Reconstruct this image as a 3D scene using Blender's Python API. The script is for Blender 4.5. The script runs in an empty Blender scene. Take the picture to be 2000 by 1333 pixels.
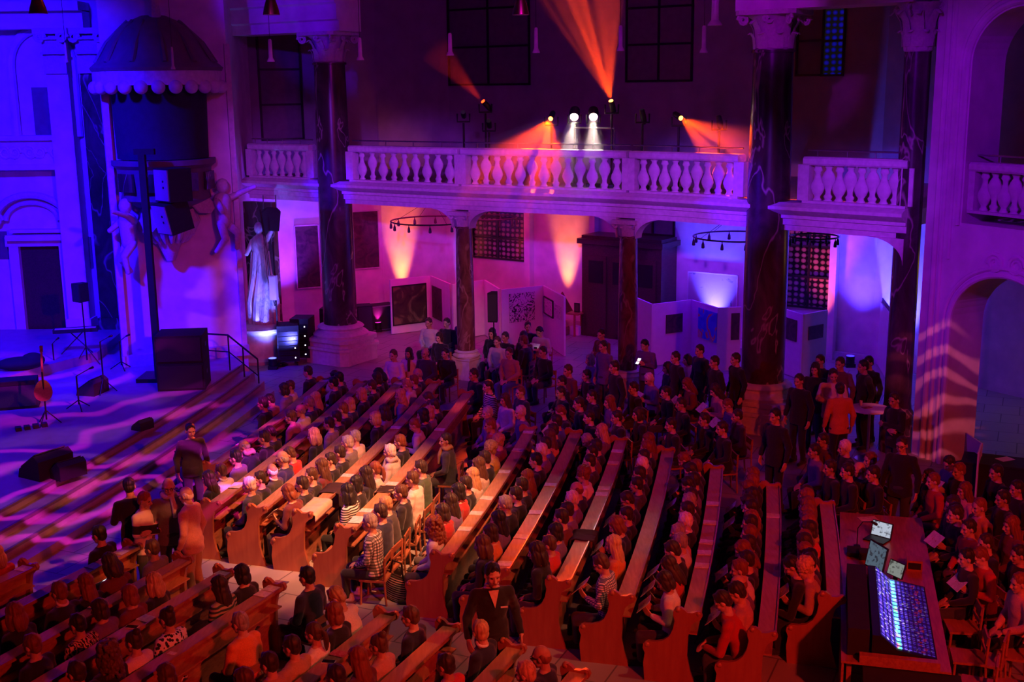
import bpy, bmesh, math, random
from mathutils import Vector, Matrix, noise
from math import sin, cos, pi, sqrt, atan2, radians

scene = bpy.context.scene
COL = scene.collection
rnd = random.Random(11)

# ---------------------------------------------------------------- camera
F, HZ, ROLL, CAMH = 2300.0, 170.0, -0.012, 7.8
TH = math.atan((666.5 - HZ) / F)
CR, SR, CP, SP = cos(ROLL), sin(ROLL), cos(TH), sin(TH)
cd = bpy.data.cameras.new('camera')
cam = bpy.data.objects.new('camera', cd)
COL.objects.link(cam)
cd.sensor_width = 36.0
cd.lens = 36.0 * F / 2000.0
cd.clip_end = 300
_R0, _U0, _B0 = Vector((1, 0, 0)), Vector((0, SP, CP)), Vector((0, -CP, SP))
_R = _R0 * CR + _U0 * SR
_U = -_R0 * SR + _U0 * CR
cam.matrix_world = Matrix(((_R.x, _U.x, _B0.x, 0), (_R.y, _U.y, _B0.y, 0), (_R.z, _U.z, _B0.z, CAMH), (0, 0, 0, 1)))
scene.camera = cam


def ray(px, py):
    u, v = px - 1000.0, 666.5 - py
    x, y = CR * u - SR * v, SR * u + CR * v
    return x, F * CP + y * SP, -F * SP + y * CP


def at(px, py, z=0.0):
    """the point of the photograph that lies at height z"""
    d = ray(px, py)
    t = (z - CAMH) / d[2]
    return Vector((d[0] * t, d[1] * t, z))


def atY(px, py, Y):
    d = ray(px, py)
    t = Y / d[1]
    return Vector((d[0] * t, Y, CAMH + d[2] * t))


def online(px, py, A, B):
    """where the sight line of a pixel meets the vertical plane over the plan line A-B"""
    d = ray(px, py)
    ex, ey = B[0] - A[0], B[1] - A[1]
    den = d[0] * ey - d[1] * ex
    t = (A[0] * ey - A[1] * ex) / den
    return Vector((d[0] * t, d[1] * t, CAMH + d[2] * t))


# ---------------------------------------------------------------- world, light, exposure
w = bpy.data.worlds.new('world')
scene.world = w
w.use_nodes = True
w.node_tree.nodes['Background'].inputs[0].default_value = (0.15, 0.0, 0.5, 1)
w.node_tree.nodes['Background'].inputs[1].default_value = 0.02
vs = scene.view_settings
vs.view_transform = 'Standard'
vs.look = 'None'
vs.gamma = 1.0
vs.exposure = 0.0
vs.use_curve_mapping = False
cy = scene.cycles
cy.max_bounces = 5
cy.diffuse_bounces = 2
cy.glossy_bounces = 2
cy.transmission_bounces = 3
cy.volume_bounces = 0
cy.transparent_max_bounces = 6
cy.sample_clamp_indirect = 3.0
cy.use_denoising = True
cy.volume_step_rate = 2.0


def aim(o, loc, target):
    o.location = loc
    o.rotation_euler = (Vector(target) - Vector(loc)).to_track_quat('-Z', 'Y').to_euler()


def spot(name, loc, target, power, color, angle, blend=0.4, radius=0.15, gobo=None):
    l = bpy.data.lights.new(name, 'SPOT')
    l.energy, l.color, l.spot_size, l.spot_blend, l.shadow_soft_size = power, color, radians(angle), blend, radius
    o = bpy.data.objects.new(name, l)
    COL.objects.link(o)
    aim(o, loc, target)
    if gobo:
        l.use_nodes = True
        nt = l.node_tree
        em = nt.nodes['Emission']
        tc = nt.nodes.new('ShaderNodeTexCoord')
        if gobo is streaks:
            side = (Vector(target) - Vector(loc)).cross(Vector((0, 1, 0))).normalized()
            gobo(nt, tc.outputs['Normal'], em.inputs['Strength'], o.rotation_euler.to_matrix().transposed() @ side)
        else:
            gobo(nt, tc.outputs['Normal'], em.inputs['Strength'])
    return o


def area(name, loc, target, power, color, size, sizey=None, spread=180):
    l = bpy.data.lights.new(name, 'AREA')
    l.energy, l.color, l.size = power, color, size
    l.spread = radians(spread)
    if sizey:
        l.shape = 'RECTANGLE'
        l.size_y = sizey
    o = bpy.data.objects.new(name, l)
    COL.objects.link(o)
    aim(o, loc, target)
    return o


def streaks(nt, normal, strength, side):
    """a ribbed glass that splits the beam into blades"""
    dt = nt.nodes.new('ShaderNodeVectorMath')
    dt.operation = 'DOT_PRODUCT'
    nt.links.new(normal, dt.inputs[0])
    dt.inputs[1].default_value = side
    nz = nt.nodes.new('ShaderNodeTexNoise')
    nz.noise_dimensions = '1D'
    nz.inputs['Scale'].default_value = 13.0
    nz.inputs['Detail'].default_value = 2.0
    nt.links.new(dt.outputs['Value'], nz.inputs['W'])
    r = nt.nodes.new('ShaderNodeMapRange')
    r.inputs['From Min'].default_value, r.inputs['From Max'].default_value = .38, .64
    r.inputs['To Min'].default_value, r.inputs['To Max'].default_value = .06, 1.7
    nt.links.new(nz.outputs['Fac'], r.inputs['Value'])
    nt.links.new(r.outputs[0], strength)


def gobo_swirl(scale, dist, lo, hi, seed=0.0):
    """a glass gobo of drifting bands in front of the lamp"""
    def f(nt, normal, strength):
        mp = nt.nodes.new('ShaderNodeMapping')
        mp.inputs['Location'].default_value = (seed, seed * .7, seed * .3)
        nt.links.new(normal, mp.inputs['Vector'])
        wv = nt.nodes.new('ShaderNodeTexWave')
        wv.wave_type = 'RINGS'
        wv.inputs['Scale'].default_value = scale
        wv.inputs['Distortion'].default_value = dist
        wv.inputs['Detail'].default_value = 1.0
        wv.inputs['Detail Scale'].default_value = 1.2
        nt.links.new(mp.outputs[0], wv.inputs['Vector'])
        r = nt.nodes.new('ShaderNodeMapRange')
        r.inputs['From Min'].default_value, r.inputs['From Max'].default_value = lo, hi
        nt.links.new(wv.outputs['Fac'], r.inputs['Value'])
        nt.links.new(r.outputs[0], strength)
    return f


# stage and nave wash from the rigs hung in the dome and on the near gallery
BLUE = (0.004, 0.0, 1.0)
PUR = (.46, .02, 1.0)
spot('wash_blue_altar', (-13, 20, 12.8), (-15.0, 34, 2.4), 30000, (.012, .001, 1.0), 66, .6, .6)
spot('wash_blue_column', (-14, 19, 9.5), (5.2, 26.6, 5.2), 26000, (.06, .0, 1.0), 6, .6, .2)
spot('wash_blue_column', (-14, 19, 9.5), (-5.2, 33.6, 5.2), 22000, (.03, .0, 1.0), 6, .6, .2)
spot('wash_blue_stage', (-14, 22, 12), (-11, 25, .6), 3400, BLUE, 95, .8, .4)
spot('wash_purple_pier', (2, 6, 12), (-9, 32, 3.0), 1500, (.20, 0.0, 1.0), 24, .8, .3)
for i, (tx, ty) in enumerate(((-6.0, 34), (-2.6, 32.2), (1.0, 30), (4.4, 27.5), (7.2, 25))):
    spot('wash_purple_gallery', (-3 + i, 3, 10.5), (tx, ty, 5.55), (15000, 24000, 31000, 24000, 11000)[i], (.30, .03, 1.0), 9.5, .75, .3)
spot('wash_purple_right', (-2, 8, 12.5), (9.4, 24, 5.6), 6500, (.30, .0, 1.0), 24, .8, .4)
spot('wash_red_crowd', (8, -1, 11), (1.0, 15.5, 0.6), 9000, (1.0, .035, .02), 58, .9, .3)
spot('wash_red_far', (11, 6, 10), (6, 19, 0.6), 1200, (1.0, .02, .03), 50, 1.0, .3)
spot('wash_amber_pool', (2.5, 14, 13.8), (-2.5, 19.2, 1.0), 25000, (1.0, .31, .13), 23, 1.0, .2)
spot('wash_amber_aisle', (9, 12, 12.5), (-1.2, 15.4, .5), 3000, (1.0, .26, .12), 26, 1.0, .2)
spot('wash_violet_side', (-14, 15, 10), (4, 22, .8), 1900, (.30, .02, 1.0), 44, .8, .3)
spot('wash_pale_panels', (3, 8, 12.5), (-1.9, 33.6, 1.0), 7500, (.85, .28, .62), 9.5, .9, .25)
spot('wash_capital', (-8, 12, 12), (-6.0, 34.4, 9.9), 9000, (.07, .0, 1.0), 9, .5, .2)
spot('wash_capital', (0, 10, 12), (5.8, 26.4, 9.2), 3600, (.40, .0, .8), 8, .5, .2)
spot('fill_upper_wall', (1, 12, 11.5), (-1, 39, 10.5), 2400, (.34, .0, .8), 58, .9, .4)  # added purple fill that lifts the dark upper wall
spot('wash_violet_back', (-4, 14, 11), (-1, 27, .8), 420, (.5, .02, .9), 50, .9, .3)
spot('gobo_stage', (3, 10, 12.5), (-9.0, 23.4, .6), 26000, (.9, .02, .7), 24, .4, .02, gobo_swirl(10, 8, .66, .95, 1.3))
spot('gobo_pier', (4, 8, 12), (8.75, 24.0, 1.35), 5200, (1.0, .12, .25), 8, .3, .02, gobo_swirl(14, 7, .5, .9, 2.0))
spot('gobo_column', (-2, 8, 12.5), (-7.7, 32, 1.9), 3600, (1.0, .1, .3), 6, .3, .02, gobo_swirl(18, 6, .5, .9, .4))
spot('gobo_steps', (5, 9, 12.5), (-6.6, 21, .3), 7000, (1.0, .22, .08), 28, .6, .02, gobo_swirl(8, 10, .5, .9, 4.1))
area('glow_stair_right', (13.5, 27, 3.2), (11, 24, .5), 40, (1.0, .55, .05), 1.2)
area('fill_purple_bay', (-2, 36, 4.3), (-2, 37.5, 0), 110, (1, .0, .35), 5, 2)  # added area fills under the gallery, not part of the hung rigs
area('fill_purple_bay', (5, 32, 4.3), (5.5, 33, 0), 150, (.12, .0, 1.0), 5, 2)

# ---------------------------------------------------------------- helpers


def srgb(h):
    c = [int(h[i:i + 2], 16) / 255 for i in (0, 2, 4)]
    return tuple(x / 12.92 if x <= .04045 else ((x + .055) / 1.055) ** 2.4 for x in c)


class MB:
    def __init__(s):
        s.v, s.f, s.m = [], [], []

    def add(s, v, f, mi=0):
        n = len(s.v)
        s.v += [tuple(p) for p in v]
        s.f += [tuple(i + n for i in q) for q in f]
        s.m += [mi] * len(f)
        return s

    def box(s, c, d, rz=0.0, mi=0, M=None):
        x, y, z = d[0] / 2, d[1] / 2, d[2] / 2
        p = [(a * x, b * y, e * z) for e in (-1, 1) for b in (-1, 1) for a in (-1, 1)]
        if M is None:
            M = Matrix.Translation(c) @ Matrix.Rotation(rz, 4, 'Z')
        return s.add([M @ Vector(q) for q in p], [(0, 2, 3, 1), (4, 5, 7, 6), (0, 1, 5, 4), (2, 6, 7, 3), (0, 4, 6, 2), (1, 3, 7, 5)], mi)

    def slab(s, poly, z0, z1, mi=0):
        n = len(poly)
        v = [(p[0], p[1], z0) for p in poly] + [(p[0], p[1], z1) for p in poly]
        f = [tuple(range(n))[::-1], tuple(range(n, 2 * n))] + [(i, (i + 1) % n, n + (i + 1) % n, n + i) for i in range(n)]
        return s.add(v, f, mi)

    def plate(s, poly, O, U, V, W, mi=0):
        """a flat outline poly[(u,v)] in the plane O,U,V given the thickness vector W"""
        O, U, V, W = Vector(O), Vector(U), Vector(V), Vector(W)
        n = len(poly)
        a = [O + U * p[0] + V * p[1] for p in poly]
        v = a + [p + W for p in a]
        f = [tuple(range(n))[::-1], tuple(range(n, 2 * n))] + [(i, (i + 1) % n, n + (i + 1) % n, n + i) for i in range(n)]
        return s.add(v, f, mi)

    def sweep(s, prof, path, mi=0, closed=False):
        """profile [(u,z)] along path [(x,y,nx,ny)], u measured along n"""
        k, n = len(prof), len(path)
        v = [(p[0] + p[2] * u, p[1] + p[3] * u, z) for p in path for (u, z) in prof]
        f = []
        for i in range(n - 1 + (1 if closed else 0)):
            a, b = i * k, ((i + 1) % n) * k
            for j in range(k):
                j2 = (j + 1) % k
                f.append((a + j, a + j2, b + j2, b + j))
        if not closed:
            f += [tuple(range(k)), tuple(range((n - 1) * k, n * k))[::-1]]
        return s.add(v, f, mi)

    def tube(s, path, r, n=8, mi=0):
        path = [Vector(p) for p in path]
        rs = r if isinstance(r, (list, tuple)) else [r] * len(path)
        v, f = [], []
        up = None
        for i, p in enumerate(path):
            d = (path[min(i + 1, len(path) - 1)] - path[max(i - 1, 0)])
            d = d.normalized() if d.length > 1e-9 else Vector((0, 0, 1))
            if up is None:
                up = Vector((0, 0, 1)) if abs(d.z) < .9 else Vector((1, 0, 0))
            a = d.cross(up).normalized()
            b = a.cross(d).normalized()
            up = b
            v += [p + (a * cos(2 * pi * j / n) + b * sin(2 * pi * j / n)) * rs[i] for j in range(n)]
        for i in range(len(path) - 1):
            for j in range(n):
                f.append((i * n + j, i * n + (j + 1) % n, (i + 1) * n + (j + 1) % n, (i + 1) * n + j))
        f += [tuple(range(n))[::-1], tuple(range((len(path) - 1) * n, len(path) * n))]
        return s.add(v, f, mi)

    def lathe(s, prof, c=(0, 0, 0), n=24, sx=1.0, sy=1.0, mi=0, M=None):
        v, f = [], []
        k = len(prof)
        for (r, z) in prof:
            v += [(r * cos(2 * pi * j / n) * sx, r * sin(2 * pi * j / n) * sy, z) for j in range(n)]
        for i in range(k - 1):
            for j in range(n):
                f.append((i * n + j, i * n + (j + 1) % n, (i + 1) * n + (j + 1) % n, (i + 1) * n + j))
        f += [tuple(range(n))[::-1], tuple(range((k - 1) * n, k * n))]
        M = M if M is not None else Matrix.Translation(c)
        return s.add([M @ Vector(p) for p in v], f, mi)

    def ell(s, c, r, M=None, n=14, m=9, mi=0):
        prof = [(sin(pi * i / m), -cos(pi * i / m)) for i in range(m + 1)]
        prof[0], prof[-1] = (.02, -1), (.02, 1)
        T = Matrix.Translation(c) @ (M.to_4x4() if M is not None else Matrix()) @ Matrix.Diagonal((r[0], r[1], r[2], 1))
        return s.lathe(prof, n=n, mi=mi, M=T)

    def cap(s, a, b, ra, rb, n=12, mi=0, flat=None):
        """a tapered capsule"""
        a, b = Vector(a), Vector(b)
        d = (b - a).normalized() if (b - a).length > 1e-6 else Vector((0, 0, 1))
        P, R = [], []
        for t in (-1, -.7, -.35):
            P.append(a + d * ra * t)
            R.append(ra * max(.05, sqrt(max(0, 1 - t * t))))
        P += [a, b]
        R += [ra, rb]
        for t in (.35, .7, 1):
            P.append(b + d * rb * t)
            R.append(rb * max(.05, sqrt(max(0, 1 - t * t))))
        return s.tube(P, R, n, mi)

    def mesh(s, name, mats, smooth=35):
        me = bpy.data.meshes.new(name)
        me.from_pydata(s.v, [], s.f)
        for m in (mats if isinstance(mats, (list, tuple)) else [mats]):
            me.materials.append(m)
        if any(s.m):
            me.polygons.foreach_set('material_index', s.m)
        bm = bmesh.new()
        bm.from_mesh(me)
        bmesh.ops.recalc_face_normals(bm, faces=bm.faces)
        bm.to_mesh(me)
        bm.free()
        if smooth:
            me.polygons.foreach_set('use_smooth', [True] * len(me.polygons))
            me.set_sharp_from_angle(angle=radians(smooth))
        return me

    def build(s, name, mats, parent=None, smooth=35, loc=None, rz=None, **tags):
        return put(name, s.mesh(name, mats, smooth), parent, loc, rz, **tags)


def tag(o, label=None, cat=None, group=None, kind=None):
    if label:
        o['label'] = label
    if cat:
        o['category'] = cat
    if group:
        o['group'] = group
    if kind:
        o['kind'] = kind
    return o


def put(name, me, parent=None, loc=None, rz=None, **tags):
    o = bpy.data.objects.new(name, me)
    COL.objects.link(o)
    if parent is not None:
        o.parent = parent
    if loc is not None:
        o.location = loc
    if rz is not None:
        o.rotation_euler.z = rz
    return tag(o, **tags)


def thing(name, loc, rz, label, cat, group=None):
    return put(name, None, None, loc, rz, label=label, cat=cat, group=group)


def struct(o):
    o['kind'] = 'structure'
    return o


def copy_thing(src, loc, rz, label=None, scale=None):
    """a copy of a thing, its parts and their sub-parts"""
    r = src.copy()
    COL.objects.link(r)
    r.location = loc
    r.rotation_euler.z = rz
    if scale:
        r.scale = scale
    if label:
        r['label'] = label
    for ch in src.children:
        c = ch.copy()
        COL.objects.link(c)
        c.parent = r
        for g in ch.children:
            e = g.copy()
            COL.objects.link(e)
            e.parent = c
    return r


# ---------------------------------------------------------------- materials
def nodes(name):
    m = bpy.data.materials.new(name)
    m.use_nodes = True
    nt = m.node_tree
    return m, nt, nt.nodes['Principled BSDF']


def N(nt, t, **kw):
    n = nt.nodes.new('ShaderNode' + t)
    for k, v in kw.items():
        if k in n.inputs:
            n.inputs[k].default_value = v
        else:
            setattr(n, k, v)
    return n


def coords(nt, scale=(1, 1, 1), kind='Object', rot=(0, 0, 0)):
    tc = N(nt, 'TexCoord')
    mp = N(nt, 'Mapping')
    mp.inputs['Scale'].default_value = scale
    mp.inputs['Rotation'].default_value = rot
    nt.links.new(tc.outputs[kind], mp.inputs['Vector'])
    return mp.outputs[0]


def ramp(nt, fac, stops):
    r = N(nt, 'ValToRGB')
    el = r.color_ramp.elements
    while len(el) < len(stops):
        el.new(.5)
    for e, (p, c) in zip(el, stops):
        e.position = p
        e.color = (*c, 1)
    nt.links.new(fac, r.inputs[0])
    return r.outputs[0]


def bump(nt, b, height, strength=.3, dist=.02):
    bp = N(nt, 'Bump')
    bp.inputs['Strength'].default_value = strength
    bp.inputs['Distance'].default_value = dist
    nt.links.new(height, bp.inputs['Height'])
    nt.links.new(bp.outputs[0], b.inputs['Normal'])


def mat(name, c, rough=.6, metal=0.0, var=.12, scale=6, bmp=.15, spec=.4):
    """plain surface with a little procedural unevenness"""
    m, nt, b = nodes(name)
    v = coords(nt)
    nz = N(nt, 'TexNoise', Scale=scale, Detail=5.0)
    nt.links.new(v, nz.inputs['Vector'])
    lo = tuple(x * (1 - var) for x in c)
    hi = tuple(min(1, x * (1 + var)) for x in c)
    nt.links.new(ramp(nt, nz.outputs['Fac'], [(.3, lo), (.7, hi)]), b.inputs['Base Color'])
    b.inputs['Roughness'].default_value = rough
    b.inputs['Metallic'].default_value = metal
    b.inputs['Specular IOR Level'].default_value = spec
    if bmp:
        bump(nt, b, nz.outputs['Fac'], bmp)
    return m


def emit(name, c, strength):
    m, nt, b = nodes(name)
    b.inputs['Base Color'].default_value = (*c, 1)
    b.inputs['Emission Color'].default_value = (*c, 1)
    b.inputs['Emission Strength'].default_value = strength
    return m


def marble(name, base, vein, vein2, scale=1.0, rough=.25, thick=.035):
    m, nt, b = nodes(name)
    v = coords(nt, (scale, scale, scale * .55), rot=(.5, .3, .2))
    n1 = N(nt, 'TexNoise', Scale=1.1, Detail=7.0, Roughness=.62, Distortion=1.4)
    nt.links.new(v, n1.inputs['Vector'])
    n2 = N(nt, 'TexNoise', Scale=.55, Detail=3.0, Distortion=2.2)
    nt.links.new(v, n2.inputs['Vector'])
    a = ramp(nt, n1.outputs['Fac'], [(.32, tuple(x * .45 for x in base)), (.5, base), (.68, vein2)])
    ve = ramp(nt, n2.outputs['Fac'], [(.5 - thick, (0, 0, 0)), (.5, (1, 1, 1)), (.5 + thick, (0, 0, 0))])
    mx = N(nt, 'MixRGB')
    nt.links.new(ve, mx.inputs['Fac'])
    nt.links.new(a, mx.inputs['Color1'])
    mx.inputs['Color2'].default_value = (*vein, 1)
    nt.links.new(mx.outputs[0], b.inputs['Base Color'])
    b.inputs['Roughness'].default_value = rough
    return m


def wood(name, c1, c2, rough=.35, scale=1.0, grain=(9, 1.2, 9)):
    m, nt, b = nodes(name)
    v = coords(nt, tuple(scale * g for g in grain))
    nz = N(nt, 'TexNoise', Scale=3.0, Detail=6.0, Distortion=.6)
    nt.links.new(v, nz.inputs['Vector'])
    nt.links.new(ramp(nt, nz.outputs['Fac'], [(.3, c1), (.7, c2)]), b.inputs['Base Color'])
    b.inputs['Roughness'].default_value = rough
    bump(nt, b, nz.outputs['Fac'], .08, .01)
    return m


def ocol(name, rough=.85, sheen=.2, kind='weave', scale=60):
    """takes the thing's own colour (object colour); weave, strands or skin mottling on top"""
    m, nt, b = nodes(name)
    oi = N(nt, 'ObjectInfo')
    v = coords(nt, (1, 1, 1) if kind != 'hair' else (1, 1, .22))
    nz = N(nt, 'TexNoise', Scale=scale, Detail=4.0)
    nt.links.new(v, nz.inputs['Vector'])
    r = ramp(nt, nz.outputs['Fac'], [(.3, (.62, .62, .62) if kind == 'hair' else (.82, .82, .82)), (.7, (1.25, 1.25, 1.25) if kind == 'hair' else (1.06, 1.06, 1.06))])
    mx = N(nt, 'MixRGB', blend_type='MULTIPLY')
    mx.inputs['Fac'].default_value = 1
    nt.links.new(oi.outputs['Color'], mx.inputs['Color1'])
    nt.links.new(r, mx.inputs['Color2'])
    nt.links.new(mx.outputs[0], b.inputs['Base Color'])
    b.inputs['Roughness'].default_value = rough
    if kind != 'skin':
        b.inputs['Sheen Weight'].default_value = sheen
    bump(nt, b, nz.outputs['Fac'], .35 if kind == 'hair' else .12, .006)
    return m


def pattern(name, kind, c1, c2, scale):
    m, nt, b = nodes(name)
    if kind == 'plaid':
        v = coords(nt)
        outs = []
        for ax in ('Y', 'Z'):
            wv = N(nt, 'TexWave', Scale=scale, bands_direction=ax)
            nt.links.new(v, wv.inputs['Vector'])
            outs.append(ramp(nt, wv.outputs['Fac'], [(.45, (.25, .25, .25)), (.55, (1, 1, 1))]))
        mx = N(nt, 'MixRGB', blend_type='MULTIPLY')
        mx.inputs['Fac'].default_value = 1
        nt.links.new(outs[0], mx.inputs['Color1'])
        nt.links.new(outs[1], mx.inputs['Color2'])
        fac = mx.outputs[0]
    elif kind == 'stripe':
        v = coords(nt)
        wv = N(nt, 'TexWave', Scale=scale, bands_direction='Z')
        nt.links.new(v, wv.inputs['Vector'])
        fac = ramp(nt, wv.outputs['Fac'], [(.45, (0, 0, 0)), (.55, (1, 1, 1))])
    elif kind == 'band':
        v = coords(nt)
        sz = N(nt, 'SeparateXYZ')
        nt.links.new(v, sz.inputs[0])
        mm = N(nt, 'Math', operation='MULTIPLY_ADD')
        nt.links.new(sz.outputs['Y'], mm.inputs[0])
        mm.inputs[1].default_value = .25
        nt.links.new(sz.outputs['Z'], mm.inputs[2])
        fac = ramp(nt, mm.outputs[0], [(0, (0, 0, 0)), (.5, (0, 0, 0)), (1, (1, 1, 1))])
        mr = N(nt, 'MapRange')
        mr.inputs['From Min'].default_value, mr.inputs['From Max'].default_value = 1.0, 1.4
        nt.links.new(mm.outputs[0], mr.inputs['Value'])
        fac = ramp(nt, mr.outputs[0], [(.28, (0, 0, 0)), (.30, (1, 1, 1)), (.60, (1, 1, 1)), (.62, (0, 0, 0))])
    elif kind == 'zebra':
        v = coords(nt)
        wv = N(nt, 'TexWave', Scale=scale, Distortion=9.0, bands_direction='Y')
        wv.inputs['Detail Scale'].default_value = 2.5
        nt.links.new(v, wv.inputs['Vector'])
        fac = ramp(nt, wv.outputs['Fac'], [(.45, (0, 0, 0)), (.55, (1, 1, 1))])
    else:
        v = coords(nt)
        vo = N(nt, 'TexVoronoi', Scale=scale)
        nt.links.new(v, vo.inputs['Vector'])
        fac = ramp(nt, vo.outputs['Distance'], [(.42, (0, 0, 0)), (.5, (1, 1, 1))])
    nt.links.new(ramp(nt, fac, [(0, c1), (1, c2)]), b.inputs['Base Color'])
    b.inputs['Roughness'].default_value = .85
    return m


M = {}
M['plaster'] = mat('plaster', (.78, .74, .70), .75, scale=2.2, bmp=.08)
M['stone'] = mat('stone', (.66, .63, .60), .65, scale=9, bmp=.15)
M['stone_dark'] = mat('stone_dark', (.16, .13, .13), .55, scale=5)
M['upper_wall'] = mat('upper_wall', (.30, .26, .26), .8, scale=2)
M['marble_dark'] = marble('marble_dark', (.07, .04, .045), (.34, .25, .25), (.13, .075, .085), thick=.014)
M['marble_red'] = marble('marble_red', (.16, .06, .05), (.30, .16, .14), (.22, .10, .09), 2.2)
M['marble_white'] = marble('marble_white', (.66, .66, .70), (.42, .42, .48), (.75, .75, .78), 1.5, thick=.02)
M['pew'] = wood('pew_wood', (.30, .10, .055), (.46, .19, .10), .32)
M['ledge'] = wood('ledge_wood', (.38, .20, .10), (.50, .30, .16), .55)
M['pew_panel'] = wood('pew_panel', (.32, .10, .055), (.40, .15, .08), .32, 1.0, (4, 4, .6))
M['chairwood'] = wood('chair_wood', (.30, .10, .05), (.42, .16, .08), .4)
M['black'] = mat('black_paint', (.012, .012, .014), .5, bmp=.05)
M['black_gloss'] = mat('black_gloss', (.012, .012, .016), .18, bmp=0)
M['steel'] = mat('steel', (.55, .55, .58), .28, 1.0, bmp=0)
M['iron'] = mat('iron', (.04, .035, .035), .45, .7, bmp=.05)
M['paper'] = mat('paper', (.80, .76, .70), .7, var=.04, bmp=.03)
M['white_panel'] = mat('white_panel', (.78, .77, .76), .6, var=.04, bmp=.02)
M['curtain'] = mat('curtain', (.03, .012, .05), .9)
M['darkwood'] = wood('dark_wood', (.05, .02, .018), (.10, .045, .035), .35)
M['leaf'] = mat('carved_stone', (.62, .56, .53), .7, scale=20, bmp=.3)
M['glass_lamp'] = mat('lamp_glass', (.75, .68, .6), .25, bmp=0)
M['brass'] = mat('brass', (.55, .33, .12), .3, 1.0, bmp=0)


def tiles_mat():
    m, nt, b = nodes('floor_stone')
    v = coords(nt, rot=(0, 0, .42))
    br = N(nt, 'TexBrick', Scale=1.0)
    br.offset = .5
    br.inputs['Brick Width'].default_value = .8
    br.inputs['Row Height'].default_value = .8
    br.inputs['Mortar Size'].default_value = .012
    br.inputs['Color1'].default_value = (.30, .27, .26, 1)
    br.inputs['Color2'].default_value = (.35, .32, .30, 1)
    br.inputs['Mortar'].default_value = (.12, .11, .11, 1)
    nt.links.new(v, br.inputs['Vector'])
    nt.links.new(br.outputs['Color'], b.inputs['Base Color'])
    b.inputs['Roughness'].default_value = .5
    bump(nt, b, br.outputs['Fac'], -.1, .01)
    return m


M['floor'] = tiles_mat()


def lattice_mat(name, c1, c2, em=0.0):
    """small round panes in lead"""
    m, nt, b = nodes(name)
    v = coords(nt, (5.2, 5.2, 6.0))
    vo = N(nt, 'TexVoronoi', Scale=1.0)
    vo.inputs['Randomness'].default_value = .12
    nt.links.new(v, vo.inputs['Vector'])
    c = ramp(nt, vo.outputs['Distance'], [(.30, c2), (.44, c1), (.5, (.01, .01, .01))])
    nt.links.new(c, b.inputs['Base Color'])
    b.inputs['Roughness'].default_value = .2
    if em:
        nt.links.new(c, b.inputs['Emission Color'])
        b.inputs['Emission Strength'].default_value = em
    return m


M['lattice'] = lattice_mat('leaded_glass', (.20, .12, .12), (.36, .24, .22))
M['lattice_blue'] = lattice_mat('leaded_glass_blue', (.004, .004, .20), (.01, .01, .60), .35)  # blue panes with a weak emission of their own

# ================================================================ THE CHURCH
# plan of the gallery front (left end at the pulpit pier, right end at the great pier)
GPTS = [(-7.8, 35.7), (-5.02, 33.88), (-1.25, 31.43), (2.91, 28.96), (5.79, 26.47), (8.25, 24.3)]
COL1, SC1, SC2, COL2 = Vector((-5.02, 33.88, 0)), Vector((-1.25, 31.43, 0)), Vector((2.91, 28.96, 0)), Vector((5.79, 26.47, 0))
WPTS = [(-9.8, 36.6), (-4.3, 39.2), tuple(online(884, 500, (-.8, 40.3), (10.2, 32.6)))[:2], (10.2, 32.6), (13.2, 28.0)]
STAGE_C = Vector((-90.7, 38.65, 0))          # the pews and steps are arcs about this point


def path_between(a, b, n, off=0.0):
    """points along the gallery front between corner parameters a and b (in corner units)"""
    out = []
    for i in range(n + 1):
        t = a + (b - a) * i / n
        k = min(int(t), len(GPTS) - 2)
        f = t - k

        def P(j):
            return Vector(GPTS[max(0, min(len(GPTS) - 1, j))])
        p0, p1, p2, p3 = P(k - 1), P(k), P(k + 1), P(k + 2)
        q = .5 * ((2 * p1) + (p2 - p0) * f + (2 * p0 - 5 * p1 + 4 * p2 - p3) * f * f + (3 * p1 - p0 - 3 * p2 + p3) * f ** 3)
        d = .5 * ((p2 - p0) + 2 * (2 * p0 - 5 * p1 + 4 * p2 - p3) * f + 3 * (3 * p1 - p0 - 3 * p2 + p3) * f * f)
        d.normalize()
        nx, ny = d.y, -d.x
        out.append((q.x + nx * off, q.y + ny * off, nx, ny))
    return out


# ---- floor, ceiling, outer walls
fl = MB().slab([(-34, -10), (30, -10), (30, 48), (-34, 48)], -.3, 0).build('floor', M['floor'])
struct(fl)
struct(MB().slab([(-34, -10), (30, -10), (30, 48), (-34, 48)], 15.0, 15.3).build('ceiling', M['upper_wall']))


def wall(name, pts, z0, z1, th, m, side=1):
    mb = MB()
    for a, b in zip(pts[:-1], pts[1:]):
        a, b = Vector(a), Vector(b)
        d = (b - a).normalized()
        n = Vector((-d.y, d.x)) * th * side
        e = d * .02
        mb.slab([a - e, b + e, b + e + n, a - e + n], z0, z1)
    return struct(mb.build(name, m))


wall('wall_back', WPTS, 0, 5.0, .6, M['plaster'])
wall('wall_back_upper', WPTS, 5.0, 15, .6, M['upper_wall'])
wall('wall_chancel', [(-24, 35.2), (-11.0, 34.9)], 0, 15, .6, M['plaster'])
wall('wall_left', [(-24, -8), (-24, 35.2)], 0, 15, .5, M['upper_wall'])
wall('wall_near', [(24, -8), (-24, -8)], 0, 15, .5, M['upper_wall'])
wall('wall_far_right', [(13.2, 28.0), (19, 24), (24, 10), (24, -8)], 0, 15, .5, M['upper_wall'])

# gallery floor slab
gf = [p[:2] for p in path_between(0, 5, 30, -.15)]
struct(MB().slab(gf + [(12.3, 28.9), (10.0, 32.6), (WPTS[2][0], WPTS[2][1] - .1), (-4.3, 39.0), (-9.4, 36.5)], 4.86, 5.2).build('floor_gallery', M['stone']))
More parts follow.
